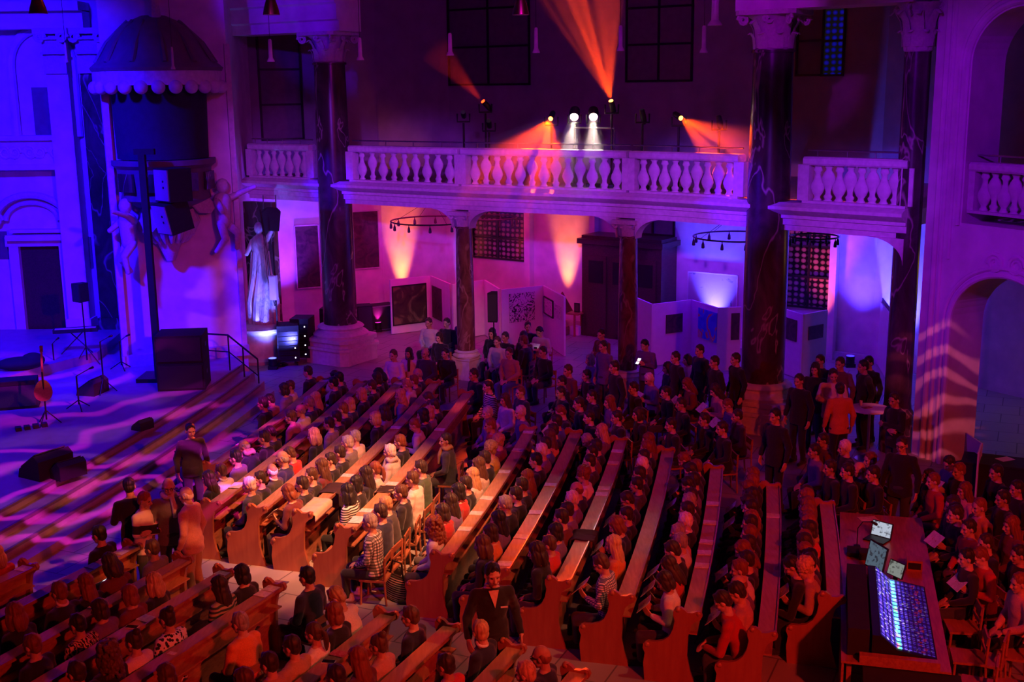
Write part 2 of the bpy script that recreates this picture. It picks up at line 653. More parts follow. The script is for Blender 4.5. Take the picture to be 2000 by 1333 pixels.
# moulded front of the gallery
prof = [(-.5, 4.62), (.10, 4.62), (.10, 4.74), (.15, 4.75), (.15, 4.88), (.2, 4.9), (.2, 4.97), (.34, 5.04), (.42, 5.1), (.42, 5.17), (.25, 5.25), (-.5, 5.25)]
struct(MB().sweep(prof, path_between(0, 5, 60)).build('trim_gallery_front', M['stone'], smooth=25))


# ---- balustrades
def vase(inv):
    pr = [(.075, 0), (.085, .03), (.06, .06), (.055, .1), (.10, .17), (.135, .27), (.12, .36), (.075, .46), (.05, .56), (.055, .62), (.085, .66), (.075, .7), (.06, .73), (.08, .75), (.08, .77)]
    if inv:
        pr = [(r, .77 - z) for r, z in pr[::-1]]
    return pr


VASE = [MB().lathe([(r*1.22,z) for r,z in vase(i)], n=14, sy=.55).mesh('baluster', M['stone'], 50) for i in (0, 1)]


def balustrade(a, b, n, label, path=None):
    P = path or path_between(a, b, 24)
    mid = P[len(P) // 2]
    loc = Vector((mid[0], mid[1], 5.25))
    t = thing('balustrade', loc, 0, label, 'balustrade', 'stone balustrades of the gallery')
    L = [(p[0] - loc.x, p[1] - loc.y, p[2], p[3]) for p in P]
    MB().sweep([(-.14, .82), (.14, .82), (.17, .86), (.17, .96), (.12, 1.0), (-.12, 1.0), (-.17, .96), (-.17, .86)], L).build('handrail_stone', M['stone'], t)
    MB().sweep([(-.15, 0), (.15, 0), (.15, .05), (.12, .06), (-.12, .06), (-.15, .05)], L).build('base', M['stone'], t)
    for e, nm in ((0, 0), (-1, 1)):
        p, q = L[e], L[1 if e == 0 else -2]
        MB().box((p[0], p[1], .44), (.26, .26, .78), atan2(q[1] - p[1], q[0] - p[0])).build('end_post', M['stone'], t)
    # by arc length
    acc = [0]
    for p, q in zip(L[:-1], L[1:]):
        acc.append(acc[-1] + sqrt((q[0] - p[0]) ** 2 + (q[1] - p[1]) ** 2))
    for i in range(n):
        s = .13 + (acc[-1] - .26) * (i + .62) / (n + .24)
        k = max(j for j in range(len(acc) - 1) if acc[j] <= s)
        f = (s - acc[k]) / (acc[k + 1] - acc[k])
        p, q = L[k], L[k + 1]
        put('baluster', VASE[i % 2], t, (p[0] + (q[0] - p[0]) * f, p[1] + (q[1] - p[1]) * f, .05), atan2(q[1] - p[1], q[0] - p[0]))
    # metal safety rail on short stays
    rl = thing('safety_rail', loc + Vector((0, 0, 1.0)), 0, 'thin metal rail topping the ' + label, 'railing', 'metal safety rails of the gallery')
    pts = [(p[0] - p[2] * .05, p[1] - p[3] * .05, .13) for p in L[::4]]
    MB().tube(pts, .018, 8).build('rail', M['steel'], rl)
    for p in L[2::6]:
        MB().tube([(p[0] - p[2] * .05, p[1] - p[3] * .05, 0), (p[0] - p[2] * .05, p[1] - p[3] * .05, .13)], .012, 6).build('stay', M['steel'], rl)
    return t


balustrade(.05, .80, 7, 'stone balustrade between pulpit pier and first marble column')
balustrade(1.17, 1.99, 9, 'stone balustrade from first marble column to first small column')
balustrade(2.01, 3.0, 13, 'stone balustrade between the two small columns')
balustrade(3.02, 3.80, 9, 'stone balustrade from second small column to great veined column')
balustrade(4.24, 4.97, 8, 'stone balustrade from great veined column to the great pier')

# ---- columns


def leaf_mesh(mb, ang, r0, z0, h, wd):
    """an acanthus leaf curling outwards at its tip"""
    c, s_ = cos(ang), sin(ang)
    pts = []
    for i, (u, z, k) in enumerate([(0, 0, .9), (.02, .35, 1.05), (.07, .7, .95), (.24, 1.0, .75), (.36, .88, .35)]):
        r = r0 + u * h * 1.1
        for sgn in (-1, 0, 1):
            rr = r + (.03 if sgn == 0 else 0)
            y = sgn * wd * k / 2
            pts.append((rr * c - y * s_, rr * s_ + y * c, z0 + z * h))
    for i in range(len(pts)):
        pass
    f = []
    for i in range(4):
        for j in range(2):
            a = i * 3 + j
            f.append((a, a + 1, a + 4, a + 3))
    n = len(pts)
    back = [(x * .985, y * .985, z - .004) for x, y, z in pts]
    f2 = [tuple(i + n for i in q[::-1]) for q in f]
    rim = [0, 1, 2, 5, 8, 11, 14, 13, 12, 9, 6, 3]
    f3 = [(rim[i], rim[(i + 1) % 12], rim[(i + 1) % 12] + n, rim[i] + n) for i in range(12)]
    mb.add(pts + back, f + f2 + f3)


def volute(mb, c, ang, r):
    """spiral scroll under a corner of the abacus"""
    pts, rad = [], []
    for i in range(22):
        a = i / 21 * 2.2 * 2 * pi
        q = r * (1 - .8 * i / 21)
        x, z = q * cos(a), q * sin(a)
        pts.append((c[0] + x * cos(ang), c[1] + x * sin(ang), c[2] + z))
        rad.append(r * .28 * (1 - .5 * i / 21))
    mb.tube(pts, rad, 6)


def column(loc, r, zb, zt, ztop, label, m, sq, cap_h, big=True):
    t = thing('column', loc, 0, label, 'column', 'marble columns')
    rz = radians(-33)
    if big:
        mb = MB()
        for z0, z1, k in ((0, .42, 1.0), (.42, .50, 1.06), (.50, zb - .22, .93), (zb - .22, zb - .12, 1.0)):
            s2 = sq * k
            ch = s2 * .22
            poly = []
            for qx, qy in ((1, 1), (-1, 1), (-1, -1), (1, -1)):
                a, b = (qx * s2, qy * (s2 - ch)), (qx * (s2 - ch), qy * s2)
                poly += [a, b] if qx * qy > 0 else [b, a]
            poly = [(x * cos(rz) - y * sin(rz), x * sin(rz) + y * cos(rz)) for x, y in poly]
            mb.slab(poly, z0, z1)
        mb.build('plinth', M['stone'], t, smooth=20)
        MB().lathe([(r * 1.62, zb - .12), (r * 1.66, zb - .05), (r * 1.5, zb + .02), (r * 1.32, zb + .06), (r * 1.3, zb + .1), (r * 1.4, zb + .15), (r * 1.3, zb + .2), (r * 1.05, zb + .24)], n=36).build('base', M['stone'], t)
    else:
        MB().box((0, 0, .06), (sq * 2.1, sq * 2.1, .12), rz).box((0, 0, zb / 2 - .03), (sq * 1.85, sq * 1.85, zb - .18), rz).box((0, 0, zb - .08), (sq * 2.05, sq * 2.05, .08), rz).build('plinth', M['stone'], t, smooth=20)
        MB().lathe([(r * 1.5, zb - .04), (r * 1.55, zb + .0), (r * 1.35, zb + .04), (r * 1.25, zb + .07), (r * 1.35, zb + .10), (r * 1.05, zb + .14)], n=28).build('base', M['stone'], t)
    z0 = zb + (.24 if big else .14)
    MB().lathe([(r, z0), (r * 1.0, z0 + (zt - z0) * .33), (r * .95, z0 + (zt - z0) * .7), (r * .88, zt - .06), (r * .97, zt - .05), (r * .97, zt)], n=40).build('shaft', m, t)
    mb = MB()
    if big:
        mb.lathe([(r * .78, zt), (r * .78, zt + cap_h * .5), (r * .9, zt + cap_h * .75), (r * 1.2, zt + cap_h * .88)], n=32)
        for row, (h, k, off) in enumerate(((.42, 8, 0), (.70, 8, pi / 8))):
            for i in range(k):
                leaf_mesh(mb, i * 2 * pi / k + off, r * (.86 if row == 0 else .80), zt + (.02 if row == 0 else .04), cap_h * h, r * .50)
        for i in range(4):
            a = rz + pi / 4 + i * pi / 2
            volute(mb, (cos(a) * r * 1.5, sin(a) * r * 1.5, zt + cap_h * .76), a, r * .26)
            volute(mb, (cos(a + pi / 4) * r * 1.1, sin(a + pi / 4) * r * 1.1, zt + cap_h * .78), a + pi / 4 + pi / 2, r * .15)
        ab = []
        for i in range(4):
            a = rz + pi / 4 + i * pi / 2
            for da, rr in ((-.10, 1.78), (.10, 1.78), (pi / 4, 1.3)):
                ab.append((cos(a + da) * r * rr, sin(a + da) * r * rr))
        mb.slab(ab, zt + cap_h * .88, ztop)
    else:
        mb.lathe([(r * .9, zt), (r * .95, zt + .1), (r * 1.15, zt + .22), (r * 1.25, zt + .3)], n=28)
        for i in range(8):
            leaf_mesh(mb, i * pi / 4, r * .9, zt, .24, r * .6)
        for i in range(4):
            a = rz + pi / 4 + i * pi / 2
            volute(mb, (cos(a) * r * 1.45, sin(a) * r * 1.45, zt + .26), a, r * .32)
        mb.box((0, 0, zt + .35), (r * 2.7, r * 2.7, .1), rz)
    mb.build('capital', M['leaf'], t, smooth=40)
    return t


column(COL1, .49, .86, 8.52, 9.35, 'dark marble column beside the equipment racks, carved capital on top', M['marble_dark'], .82, .83)
column(COL2, .49, .86, 8.52, 9.35, 'great dark column with pale veins behind the back rows of seats', M['marble_dark'], .80, .83)
column(SC1, .245, .66, 4.18, 4.62, 'slender dark red column before the white panels and the window', M['marble_red'], .30, .4, False)
column(SC2, .245, .66, 4.18, 4.62, 'slender dark column in front of the wooden confessional', M['marble_red'], .30, .4, False)

# curved haunches between small capitals and the gallery front
def haunch(c, dirx, ln=.75, h=.5):
    mb = MB()
    d = Vector(dirx).normalized()
    n = Vector((-d.y, d.x, 0))
    pts = [(0, 0)]
    for i in range(11):
        a = pi / 2 * i / 10
        pts.append((ln - ln * sin(a) + .16 * 0, -h + h * (1 - cos(a)) * 0 + (-h) * (0) + h * (1 - sin(pi / 2 - a)) if 0 else -h * (1 - i / 10) ** 2.2 if 0 else -h * cos(a) ** 1.0))
    poly = [(0.0, 0.0), (0.0, -h)] + [(ln * (1 - cos(a)), -h * (1 - sin(a))) for a in [pi / 2 * i / 10 for i in range(11)]]
    mb.plate(poly, Vector((c[0], c[1], 4.63)) - n * .17, d, Vector((0, 0, 1)), n * .34)
    return mb


def gdir(t):
    p = path_between(t - .02, t + .02, 1)
    return Vector((p[1][0] - p[0][0], p[1][1] - p[0][1], 0)).normalized()


for i, (c, t) in enumerate(((SC1, 2.0), (SC2, 3.0))):
    for sgn in (-1, 1):
        d = gdir(t) * sgn
        struct(haunch(c + d * .27, d).build('trim_haunch_%d' % (i * 2 + (sgn + 1) // 2 + 1), M['stone']))
d = -gdir(4.9)
struct(haunch(Vector(path_between(4.93, 4.98, 1)[1][:2] + (0,)), d, .8, .55).build('trim_haunch_5', M['stone']))

# beams over the capitals (the wide middle bay stays open above)
bp = [(-.45, 9.35), (.45, 9.35), (.45, 9.62), (.55, 9.66), (.55, 10.05), (.62, 10.1), (.62, 15), (-.45, 15)]
struct(MB().sweep(bp, path_between(0, 1.2, 10)).build('trim_beam_pier', M['plaster'], smooth=20))
struct(MB().sweep(bp, path_between(3.8, 5, 10)).build('trim_beam_right', M['plaster'], smooth=20))

# ---- the pulpit pier and chancel
PA, PB, PC = at(247, 715, .6), at(478, 692, .6), Vector((-6.9, 35.2, 0))
PB.z = PA.z = 0
struct(MB().slab([PA, PB, (-8.0, 32.65), (-8.0, 37.2), (-9.8, 37.2), (PA.x - .2, 36)], 0, 15).build('wall_pier', M['plaster']))
dp = (PB - PA).normalized()
npier = Vector((dp.y, -dp.x, 0))
struct(MB().box((-7.35, 34.6, 2.3), (1.1, .2, 4.6), -.5).build('trim_niche_slab', M['marble_dark']))
# strips and plinth of the pier
mb = MB()
for s, wd in ((.0, .16), (1.0, .14)):
    p = PA + (PB - PA) * s
    mb.box((p.x, p.y, 4.5), (wd, .24, 9), atan2(dp.y, dp.x))
struct(mb.build('trim_pier', M['stone']))
pm = PA.lerp(PB, .5)
struct(MB().box((pm.x + npier.x * .1, pm.y + npier.y * .1, .75), ((PB - PA).length + .2, .2, .3), atan2(dp.y, dp.x)).build('baseboard_pier', M['stone']))


def ch(px, py, off=0.0):
    """a point on the chancel wall"""
    p = online(px, py, (-24, 35.2), (-11.0, 34.9))
    p.y -= off
    return p


def wall_panel(name, x0, y0, x1, y1, th, m, off=0.0, **tags):
    a, b = ch(x0, y1), ch(x1, y0)
    o = MB().box(((a.x + b.x) / 2, a.y - th / 2 - off, (a.z + b.z) / 2), (abs(b.x - a.x), th, abs(b.z - a.z)), atan2(-.3, 13)).build(name, m, **tags)
    return o


def moulded_frame(x0, y0, x1, y1, wd, th, m, name, arch=0.0):
    a, b = ch(x0, y1), ch(x1, y0)
    mb = MB()
    mb.box((a.x, a.y - th / 2, (a.z + b.z) / 2), (wd, th, b.z - a.z + wd)).box((b.x, b.y - th / 2, (a.z + b.z) / 2), (wd, th, b.z - a.z + wd))
    mb.box(((a.x + b.x) / 2, a.y - th / 2, b.z), (b.x - a.x + wd * 1.6, th * 1.2, wd))
    return mb


# the doorway with its pediment
o = struct(wall_panel('door_1', 57, 474, 122, 662, .06, M['darkwood']))
fr = moulded_frame(50, 470, 128, 662, .28, .22, M['plaster'], 'frame')
a, b = ch(25, 430), ch(150, 462)
fr.box(((a.x + b.x) / 2, a.y - .2, ch(80, 462).z), (2.1, .42, .16)).box(((a.x + b.x) / 2, a.y - .16, ch(80, 455).z + .08), (1.9, .3, .10))
struct(fr.build('trim_doorway', M['plaster'], smooth=20))
mb = MB()
c = ch(66, 430)
pts = [(c.x + cos(q) * 1.05, c.y - .14, c.z + sin(q) * .75) for q in [pi * i / 14 for i in range(15)]]
mb.tube(pts, .11, 8)
pts = [(c.x + cos(q) * .78, c.y - .1, c.z + sin(q) * .52) for q in [pi * i / 14 for i in range(15)]]
mb.tube(pts, .07, 8)
for sgn in (-1, 1):
    volute(mb, (c.x + sgn * 1.05, c.y - .16, c.z + .02), 0, .2)
    for k in range(5):
        mb.ell((c.x + sgn * (1.2 + .12 * (k % 2)), c.y - .12, c.z - .15 + .22 * k), (.14, .12, .14))
struct(mb.build('trim_pediment', M['leaf']))
for i, (x0, y0, x1, y1) in enumerate(((146, 463, 178, 524), (-20, 452, 13, 506))):
    tag(wall_panel('wall_plaque', x0, y0, x1, y1, .05, M['stone_dark']), ('dark rectangular plaque on the blue-lit wall between doorway and pilaster', 'dark rectangular plaque on the blue-lit wall, cut by the picture edge')[i], 'plaque')
# upper niche with window, relief parapet
nb, ntp = ch(32, 268), ch(135, 60)
mb = MB()
r = (ch(150, 200).x - ch(30, 200).x) / 2
cx_, cz = (ch(150, 200).x + ch(30, 200).x) / 2, ch(90, 130).z
pts = [(cx_ - r, nb.y - .1, nb.z)] + [(cx_ - r * cos(pi * i / 16), nb.y - .1, cz + r * 1.15 * sin(pi * i / 16)) for i in range(17)] + [(cx_ + r, nb.y - .1, nb.z)]
mb.tube(pts, .13, 8)
struct(mb.build('trim_niche', M['plaster']))
wn = struct(wall_panel('window_1', 71, 170, 128, 266, .06, M['stone_dark']))
a, b = ch(-40, 326), ch(131, 268)
mb = MB().box(((a.x + b.x) / 2, a.y - .2, (a.z + b.z) / 2), (b.x - a.x, .4, b.z - a.z)).box(((a.x + b.x) / 2, a.y - .26, b.z), (b.x - a.x + .1, .55, .14)).box(((a.x + b.x) / 2, a.y - .26, a.z), (b.x - a.x + .1, .5, .16))
for k in range(3):
    for j in range(2):
        volute(mb, (ch(30 + 48 * k, 300).x + j * .28 - .14, a.y - .42, (a.z + b.z) / 2), 0 if j else pi, .2)
struct(mb.build('trim_relief_parapet', M['plaster']))
# pilasters left of the pulpit
for i, (x0, x1, m, th) in enumerate(((138, 190, M['plaster'], .5), (190, 246, M['marble_dark'], .35))):
    a, b = ch(x0 + (18 if i else 12), 660), ch(x1 + (8 if i else 0), 660)
    mb = MB().box(((a.x + b.x) / 2, a.y - th / 2, 4.8), (b.x - a.x, th, 8.4)).box(((a.x + b.x) / 2, a.y - th / 2 - .04, .9), (b.x - a.x + .12, th + .1, .6))
    struct(mb.build('trim_pilaster_%d' % (i + 1), m))
    zc = ch(190, 140).z
    mb = MB()
    for k in range(6):
        leaf_mesh(mb, -pi / 2 + (k - 2.5) * .2, .05, 0, .55, .22)
        leaf_mesh(mb, -pi / 2 + (k - 2.5) * .2, .08, .4, .55, .22)
    for v_ in mb.v:
        pass
    mb.v = [(x * 2.2, y, z) for x, y, z in mb.v]
    mb.box((0, -.05, 1.12), (b.x - a.x + .35, .5, .16))
    mb.box((0, .05, .5), (b.x - a.x + .02, .3, 1.1))
    for sgn in (-1, 1):
        volute(mb, (sgn * (b.x - a.x) * .5, -.25, .95), 0, .17)
    struct(mb.build('trim_capital_%d' % (i + 1), M['leaf'], loc=((a.x + b.x) / 2, a.y - th, zc)))
a, b = ch(-60, 60), ch(215, 20)
struct(MB().box(((a.x + b.x) / 2 - .6, a.y - .35, ch(150, 40).z), (b.x - a.x, .7, .5)).box(((a.x + b.x) / 2 - .6, a.y - .5, ch(150, 40).z + .35), (b.x - a.x, 1.0, .25)).build('trim_cornice_chancel', M['plaster']))

# ---- pulpit on the pier
pc = PA.lerp(PB, .42) + npier * .25
pul = thing('pulpit', (pc.x, pc.y, 0), atan2(dp.y, dp.x), 'carved pulpit with domed canopy and dark hangings on the pier', 'pulpit')


def half(prof, n=20):
    """a half-round turned form standing out from the pier"""
    mb = MB()
    k = len(prof)
    v, f = [], []
    for j in range(n + 1):
        a = -pi * j / n
        v += [(r * cos(a), r * sin(a), z) for r, z in prof]
    for j in range(n):
        for i in range(k - 1):
            f.append((j * k + i, j * k + i + 1, (j + 1) * k + i + 1, (j + 1) * k + i))
    f += [tuple(range(k)), tuple(range(n * k, n * k + k))[::-1]]
    mb.add(v, f)
    return mb


cnp = half([(0, 8.3), (1.62, 8.3), (1.66, 8.38), (1.55, 8.48), (1.45, 8.56), (1.32, 8.75), (1.15, 9.05), (.9, 9.35), (.6, 9.55), (.3, 9.68), (0, 9.7)]).build('canopy', M['stone_dark'], pul)
mb = MB()
for j in range(7):
    a = -pi * (j + .0) / 6
    mb.tube([(1.5 * cos(a), 1.5 * sin(a), 8.5), (1.2 * cos(a), 1.2 * sin(a), 9.0), (.65 * cos(a), .65 * sin(a), 9.55)], [.07, .06, .04], 6)
mb.build('rib', M['stone_dark'], cnp)
MB().tube([(0, -.3, 9.6), (0, -.3, 10.2)], [.16, .1], 10).ell((0, -.3, 10.35), (.26, .26, .3)).ell((0, -.3, 10.75), (.13, .13, .22)).build('finial', M['leaf'], cnp)
mb = half([(1.56, 7.95), (1.60, 7.95), (1.60, 8.3), (1.56, 8.3)])
for j in range(12):
    a = -pi * (j + .5) / 12
    mb.ell((1.58 * cos(a), 1.58 * sin(a), 7.9), (.17, .17, .17))
mb.build('tassel_border', M['stone'], pul)
half([(0, 6.1), (1.15, 6.1), (1.2, 7.9), (0, 7.9)], 16).build('hanging', M['curtain'], pul)
bod = half([(0, 4.7), (.55, 4.75), (.95, 4.95), (1.15, 5.05), (1.12, 5.2), (1.2, 5.85), (1.32, 5.95), (1.32, 6.08), (0, 6.08)]).build('parapet', M['stone_dark'], pul)
mb = MB()
for j in range(4):
    a = -pi * (j + .75) / 4.5
    mb.box((1.2 * cos(a), 1.2 * sin(a), 5.52), (.08, .55, .46), a)
mb.build('carved_panel', M['marble_dark'], bod)
lo = half([(0, 3.4), (.12, 3.4), (.2, 3.6), (.35, 3.95), (.5, 4.3), (.62, 4.72), (0, 4.75)], 14).build('corbel', M['leaf'], pul)
mb = MB()
for j in range(9):
    a = -pi * (j + .5) / 9
    mb.tube([(.62 * cos(a), .62 * sin(a), 4.75), (.72 * cos(a), .72 * sin(a), 4.45), (.55 * cos(a), .55 * sin(a), 4.1), (.42 * cos(a), .42 * sin(a), 3.9)], [.10, .12, .1, .04], 8)
mb.build('foliage_swag', M['leaf'], lo)


def cherub(loc, rz, s):
    t = MB().cap((0, 0, -.1), (0, 0, .35), .16, .19).cap((0, .09, -.12), (.25, .14, -.35), .1, .08).cap((.25, .14, -.35), (.2, .16, -.68), .075, .05).cap((0, -.09, -.12), (.12, -.16, -.45), .1, .08).cap((.12, -.16, -.45), (-.1, -.18, -.72), .075, .05).cap((0, .2, .36), (.28, .34, .5), .075, .06).cap((.28, .34, .5), (.6, .36, .62), .06, .045).cap((0, -.2, .34), (.2, -.35, .15), .075, .055).ell((.03, 0, .66), (.14, .13, .16))
    t = t.build('cherub', M['leaf'], pul)
    t.matrix_basis = (Matrix.Translation(pul.location) @ Matrix.Rotation(pul.rotation_euler.z, 4, 'Z')).inverted() @ Matrix.Translation(loc) @ Matrix.Rotation(rz, 4, 'Z') @ Matrix.Scale(s, 4)
    mb = MB()
    for sg in (-1, 1):
        mb.plate([(0, 0), (.35, .35), (.62, .42), (.6, .1), (.4, -.12), (.15, -.15)], (-.12, sg * .1, .25), Vector((-.5, sg * .85, 0)), (0, 0, 1), (.05, 0, 0))
    mb.build('wing', M['leaf'], t)


q = PA + npier * .5
cherub((q.x + .3, q.y, 4.1), -2.2, 1.25)
q = PA.lerp(PB, .86) + npier * .5
cherub((q.x, q.y, 4.5), -.3, 1.25)

# ---- the niche bay between pier and first column: draped statue on a round pedestal
pd = at(512, 704, 0)
t = thing('pedestal', pd, 0, 'round white stone pedestal beneath the blue-lit draped statue', 'pedestal')
MB().lathe([(.72, 0), (.74, .1), (.66, .16), (.62, .25), (.60, .82), (.66, .88), (.76, .95), (.76, 1.05), (.62, 1.12)], n=40).build('drum', M['stone'], t)
MB().lathe([(.76, .93), (.8, .97), (.8, 1.03), (.74, 1.06)], n=40).build('moulding', M['stone'], t)
t = thing('draped_statue', (pd.x + .1, pd.y + .1, 1.12), 0, 'pale marble draped statue glowing blue above the round pedestal', 'statue')
mb = MB()
for k in range(9):
    a = k * 2 * pi / 9
    mb.tube([(.34 * cos(a), .30 * sin(a), 0), (.37 * cos(a + .2), .3 * sin(a + .2), .6), (.24 * cos(a + .5), .22 * sin(a + .5), 1.4), (.2 * cos(a + .7), .17 * sin(a + .7), 2.1)], [.13, .12, .1, .07], 8)
mb.lathe([(.36, 0), (.36, .6), (.26, 1.4), (.22, 2.0), (.26, 2.3), (.2, 2.5), (.08, 2.6)], n=20)
mb.build('drapery', M['marble_white'], t)
MB().ell((0, -.03, 2.78), (.13, .15, .18)).cap((0, 0, 2.5), (0, 0, 2.7), .08, .07).cap((.2, -.05, 2.4), (.42, -.15, 2.75), .08, .06).cap((.42, -.15, 2.75), (.3, -.25, 3.05), .06, .05).cap((-.2, 0, 2.4), (-.35, -.2, 2.05), .08, .06).build('body', M['marble_white'], t)

# ---- great pier and arches on the right
RA, RB = Vector((8.55, 24.2)), Vector((13.0, 15.3))


def arch_wall(name, A, B, th, z0, z1, ops, m):
    A, B = Vector(A), Vector(B)
    d = (B - A).normalized()
    n = Vector((-d.y, d.x)) * th
    if n.x < 0:
        n = -n
    L = (B - A).length
    ss = {0.0, L}
    for s0, s1, zb, zs, ztop in ops:
        for i in range(25):
            ss.add(s0 + (s1 - s0) * (1 - cos(pi * i / 24)) / 2)
    ss = sorted(x for x in ss if 0 <= x <= L)
    mb = MB()

    def top(o, s):
        c, h = (o[0] + o[1]) / 2, (o[1] - o[0]) / 2
        return o[3] + (o[4] - o[3]) * sqrt(max(0, 1 - ((s - c) / h) ** 2))
    for a, b in zip(ss[:-1], ss[1:]):
        if b - a < 1e-5:
            continue
        mid = (a + b) / 2
        inside = sorted([o for o in ops if o[0] < mid < o[1]], key=lambda o: o[2])
        lo = [(z0, z0)]
        segs, cur = [], (z0, z0)
        for o in inside:
            segs.append((cur[0], cur[1], o[2], o[2]))
            cur = (top(o, a), top(o, b))
        segs.append((cur[0], cur[1], z1, z1))
        p, q = A + d * a, A + d * b
        for la, lb, ha, hb in segs:
            v = [(p.x, p.y, la), (q.x, q.y, lb), (q.x, q.y, hb), (p.x, p.y, ha)]
            v += [(x + n.x, y + n.y, z) for x, y, z in v]
            mb.add(v, [(0, 1, 2, 3), (4, 7, 6, 5), (0, 4, 5, 1), (1, 5, 6, 2), (2, 6, 7, 3), (3, 7, 4, 0)])
    return struct(mb.build(name, m, smooth=30)), d, n


dR = (RB - RA).normalized()


def s_right(px, py):
    p = online(px, py, RA, RB)
    return (Vector((p.x, p.y)) - RA).dot(dR), p.z


sl, zl0 = s_right(1853, 700)
su, zu0 = s_right(1887, 300)
_, zl_top = s_right(1935, 541)
_, zu_top = s_right(1990, 12)
LOW = (sl, sl + 2.5, -.01, zl_top - 1.05, zl_top)
UP = (su, su + 2.3, 5.05, zu_top - 1.0, zu_top)
wr, _, nR = arch_wall('wall_right', RA, RB, .9, 0, 15, [LOW, UP, (LOW[1] + 1.6, LOW[1] + 4.1, -.01, LOW[3], LOW[4]), (UP[1] + 1.8, UP[1] + 4.1, 5.05, UP[3], UP[4])], M['plaster'])
# moulded strips of the pier: corner roll, dark shaft and capital, arch mouldings
mb = MB()
for s, r_ in ((.30, .07), (.46, .045)):
    p = RA + dR * s
    mb.tube([(p.x, p.y, 0), (p.x, p.y, 15)], r_, 10)


def arch_roll(o, grow, r_, zfoot):
    c, h = (o[0] + o[1]) / 2, (o[1] - o[0]) / 2 + grow
    pts = []
    for i in range(25):
        a = pi * i / 24
        p = RA + dR * (c - h * cos(a))
        pts.append((p.x, p.y, o[3] + (o[4] - o[3] + grow) * sin(a)))
    p0 = RA + dR * (c - h)
    p1 = RA + dR * (c + h)
    return [(p0.x, p0.y, zfoot)] + pts + [(p1.x, p1.y, zfoot)]


mb.tube(arch_roll(LOW, .20, .05, 0), .05, 8)
mb.tube(arch_roll(LOW, .06, .06, 0), .06, 8)
mb.tube(arch_roll(UP, .10, .06, 5.0), .07, 8)
mb.tube(arch_roll(UP, .28, .06, 4.3), .05, 8)
c0 = RA + dR * ((UP[0] + UP[1]) / 2)
for sg in (-1, 1):
    volute(mb, (c0.x + dR.x * .25 * sg, c0.y + dR.y * .25 * sg, 4.35), atan2(dR.y, dR.x) + (0 if sg > 0 else pi), .2)
struct(mb.build('trim_great_pier', M['plaster']))
p = RA + Vector((-.28, .25))
tp = thing('column', (p.x, p.y, 0), 0, 'dark engaged marble column at the edge of the great pier', 'column', 'marble columns')
MB().lathe([(.34, 0), (.34, .9), (.3, .95), (.28, 1.1), (.26, 8.4)], n=24).build('shaft', M['marble_dark'], tp)
mb = MB().lathe([(.27, 8.4), (.28, 8.8), (.4, 9.25), (.46, 9.35)], n=20)
for i in range(8):
    leaf_mesh(mb, i * pi / 4, .27, 8.42, .4, .2)
    leaf_mesh(mb, i * pi / 4 + .39, .3, 8.5, .7, .22)
for i in range(4):
    volute(mb, (cos(.8 + i * pi / 2) * .42, sin(.8 + i * pi / 2) * .42, 9.2), .8 + i * pi / 2, .13)
mb.build('capital', M['leaf'], tp)
# balustrade inside the upper arch
pa, pb = RA + dR * (su + .02), RA + dR * (UP[1] - .02)
nn = Vector((-nR.x, -nR.y)).normalized()
PTH = [(pa.x + (pb.x - pa.x) * i / 8 - nn.x * .25, pa.y + (pb.y - pa.y) * i / 8 - nn.y * .25, nn.x, nn.y) for i in range(9)]
balustrade(0, 0, 8, 'stone balustrade in the upper arch of the great pier', PTH)
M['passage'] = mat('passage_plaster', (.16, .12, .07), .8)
# passage and stair seen through the lower arch
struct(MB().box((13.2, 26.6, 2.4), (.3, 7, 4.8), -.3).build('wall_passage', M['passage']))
struct(MB().slab([(9.6, 25.2), (15.5, 26.5), (17.2, 16.5), (12.2, 14)], 4.8, 5.05).build('floor_passage_upper', M['stone']))
st = thing('stair', (11.6, 23.4, 0), -.45, 'short stone stair glimpsed through the dark arch', 'stair')
for k in range(7):
    MB().box((.26 * k, 0, .09 + .09 * k), (.27, 1.6, .18 + .18 * k)).build('step', M['stone'], st)
t = thing('stair_railing', (11.6, 22.5, 0), -.45, 'thin metal stair railing seen through the dark arch', 'railing')
MB().tube([(0, 0, 1.0), (1.7, 0, 2.2), (2.1, 0, 2.2)], .025, 8).build('handrail', M['steel'], t)
for k in range(7):
    MB().tube([(.28 * k, 0, .1 + .19 * k), (.28 * k, 0, 1.0 + .197 * k)], .012, 6).build('baluster_bar', M['steel'], t)

# ---- windows and doors of the back wall


def wp(px, py, seg, off=0.0):
    A, B = Vector(WPTS[seg]), Vector(WPTS[seg + 1])
    d = (B - A).normalized()
    n = Vector((d.y, -d.x)) * off
    return online(px, py, A + n, B + n)


def window(name, seg, x0, y0, x1, y1, m, cols, rows, label=None):
    a, b = wp(x0, y1, seg), wp(x1, y1, seg)
    ztop = wp((x0 + x1) / 2, y0, seg).z
    z0 = (a.z + b.z) / 2
    d = Vector((b.x - a.x, b.y - a.y))
    L = d.length
    ang = atan2(d.y, d.x)
    root = put(name, None, None, ((a.x + b.x) / 2, (a.y + b.y) / 2, z0), ang)
    root['kind'] = 'structure'
    H = ztop - z0
    MB().box((0, -.02, H / 2), (L, .04, H)).build('pane', m, root)
    mb = MB()
    for i in range(cols + 1):
        mb.box((-L / 2 + L * i / cols, -.06, H / 2), (.06, .06, H + .06))
    for i in range(rows + 1):
        mb.box((0, -.06, H * i / rows), (L + .06, .06, .06))
    mb.build('frame', M['iron'], root)
    return root


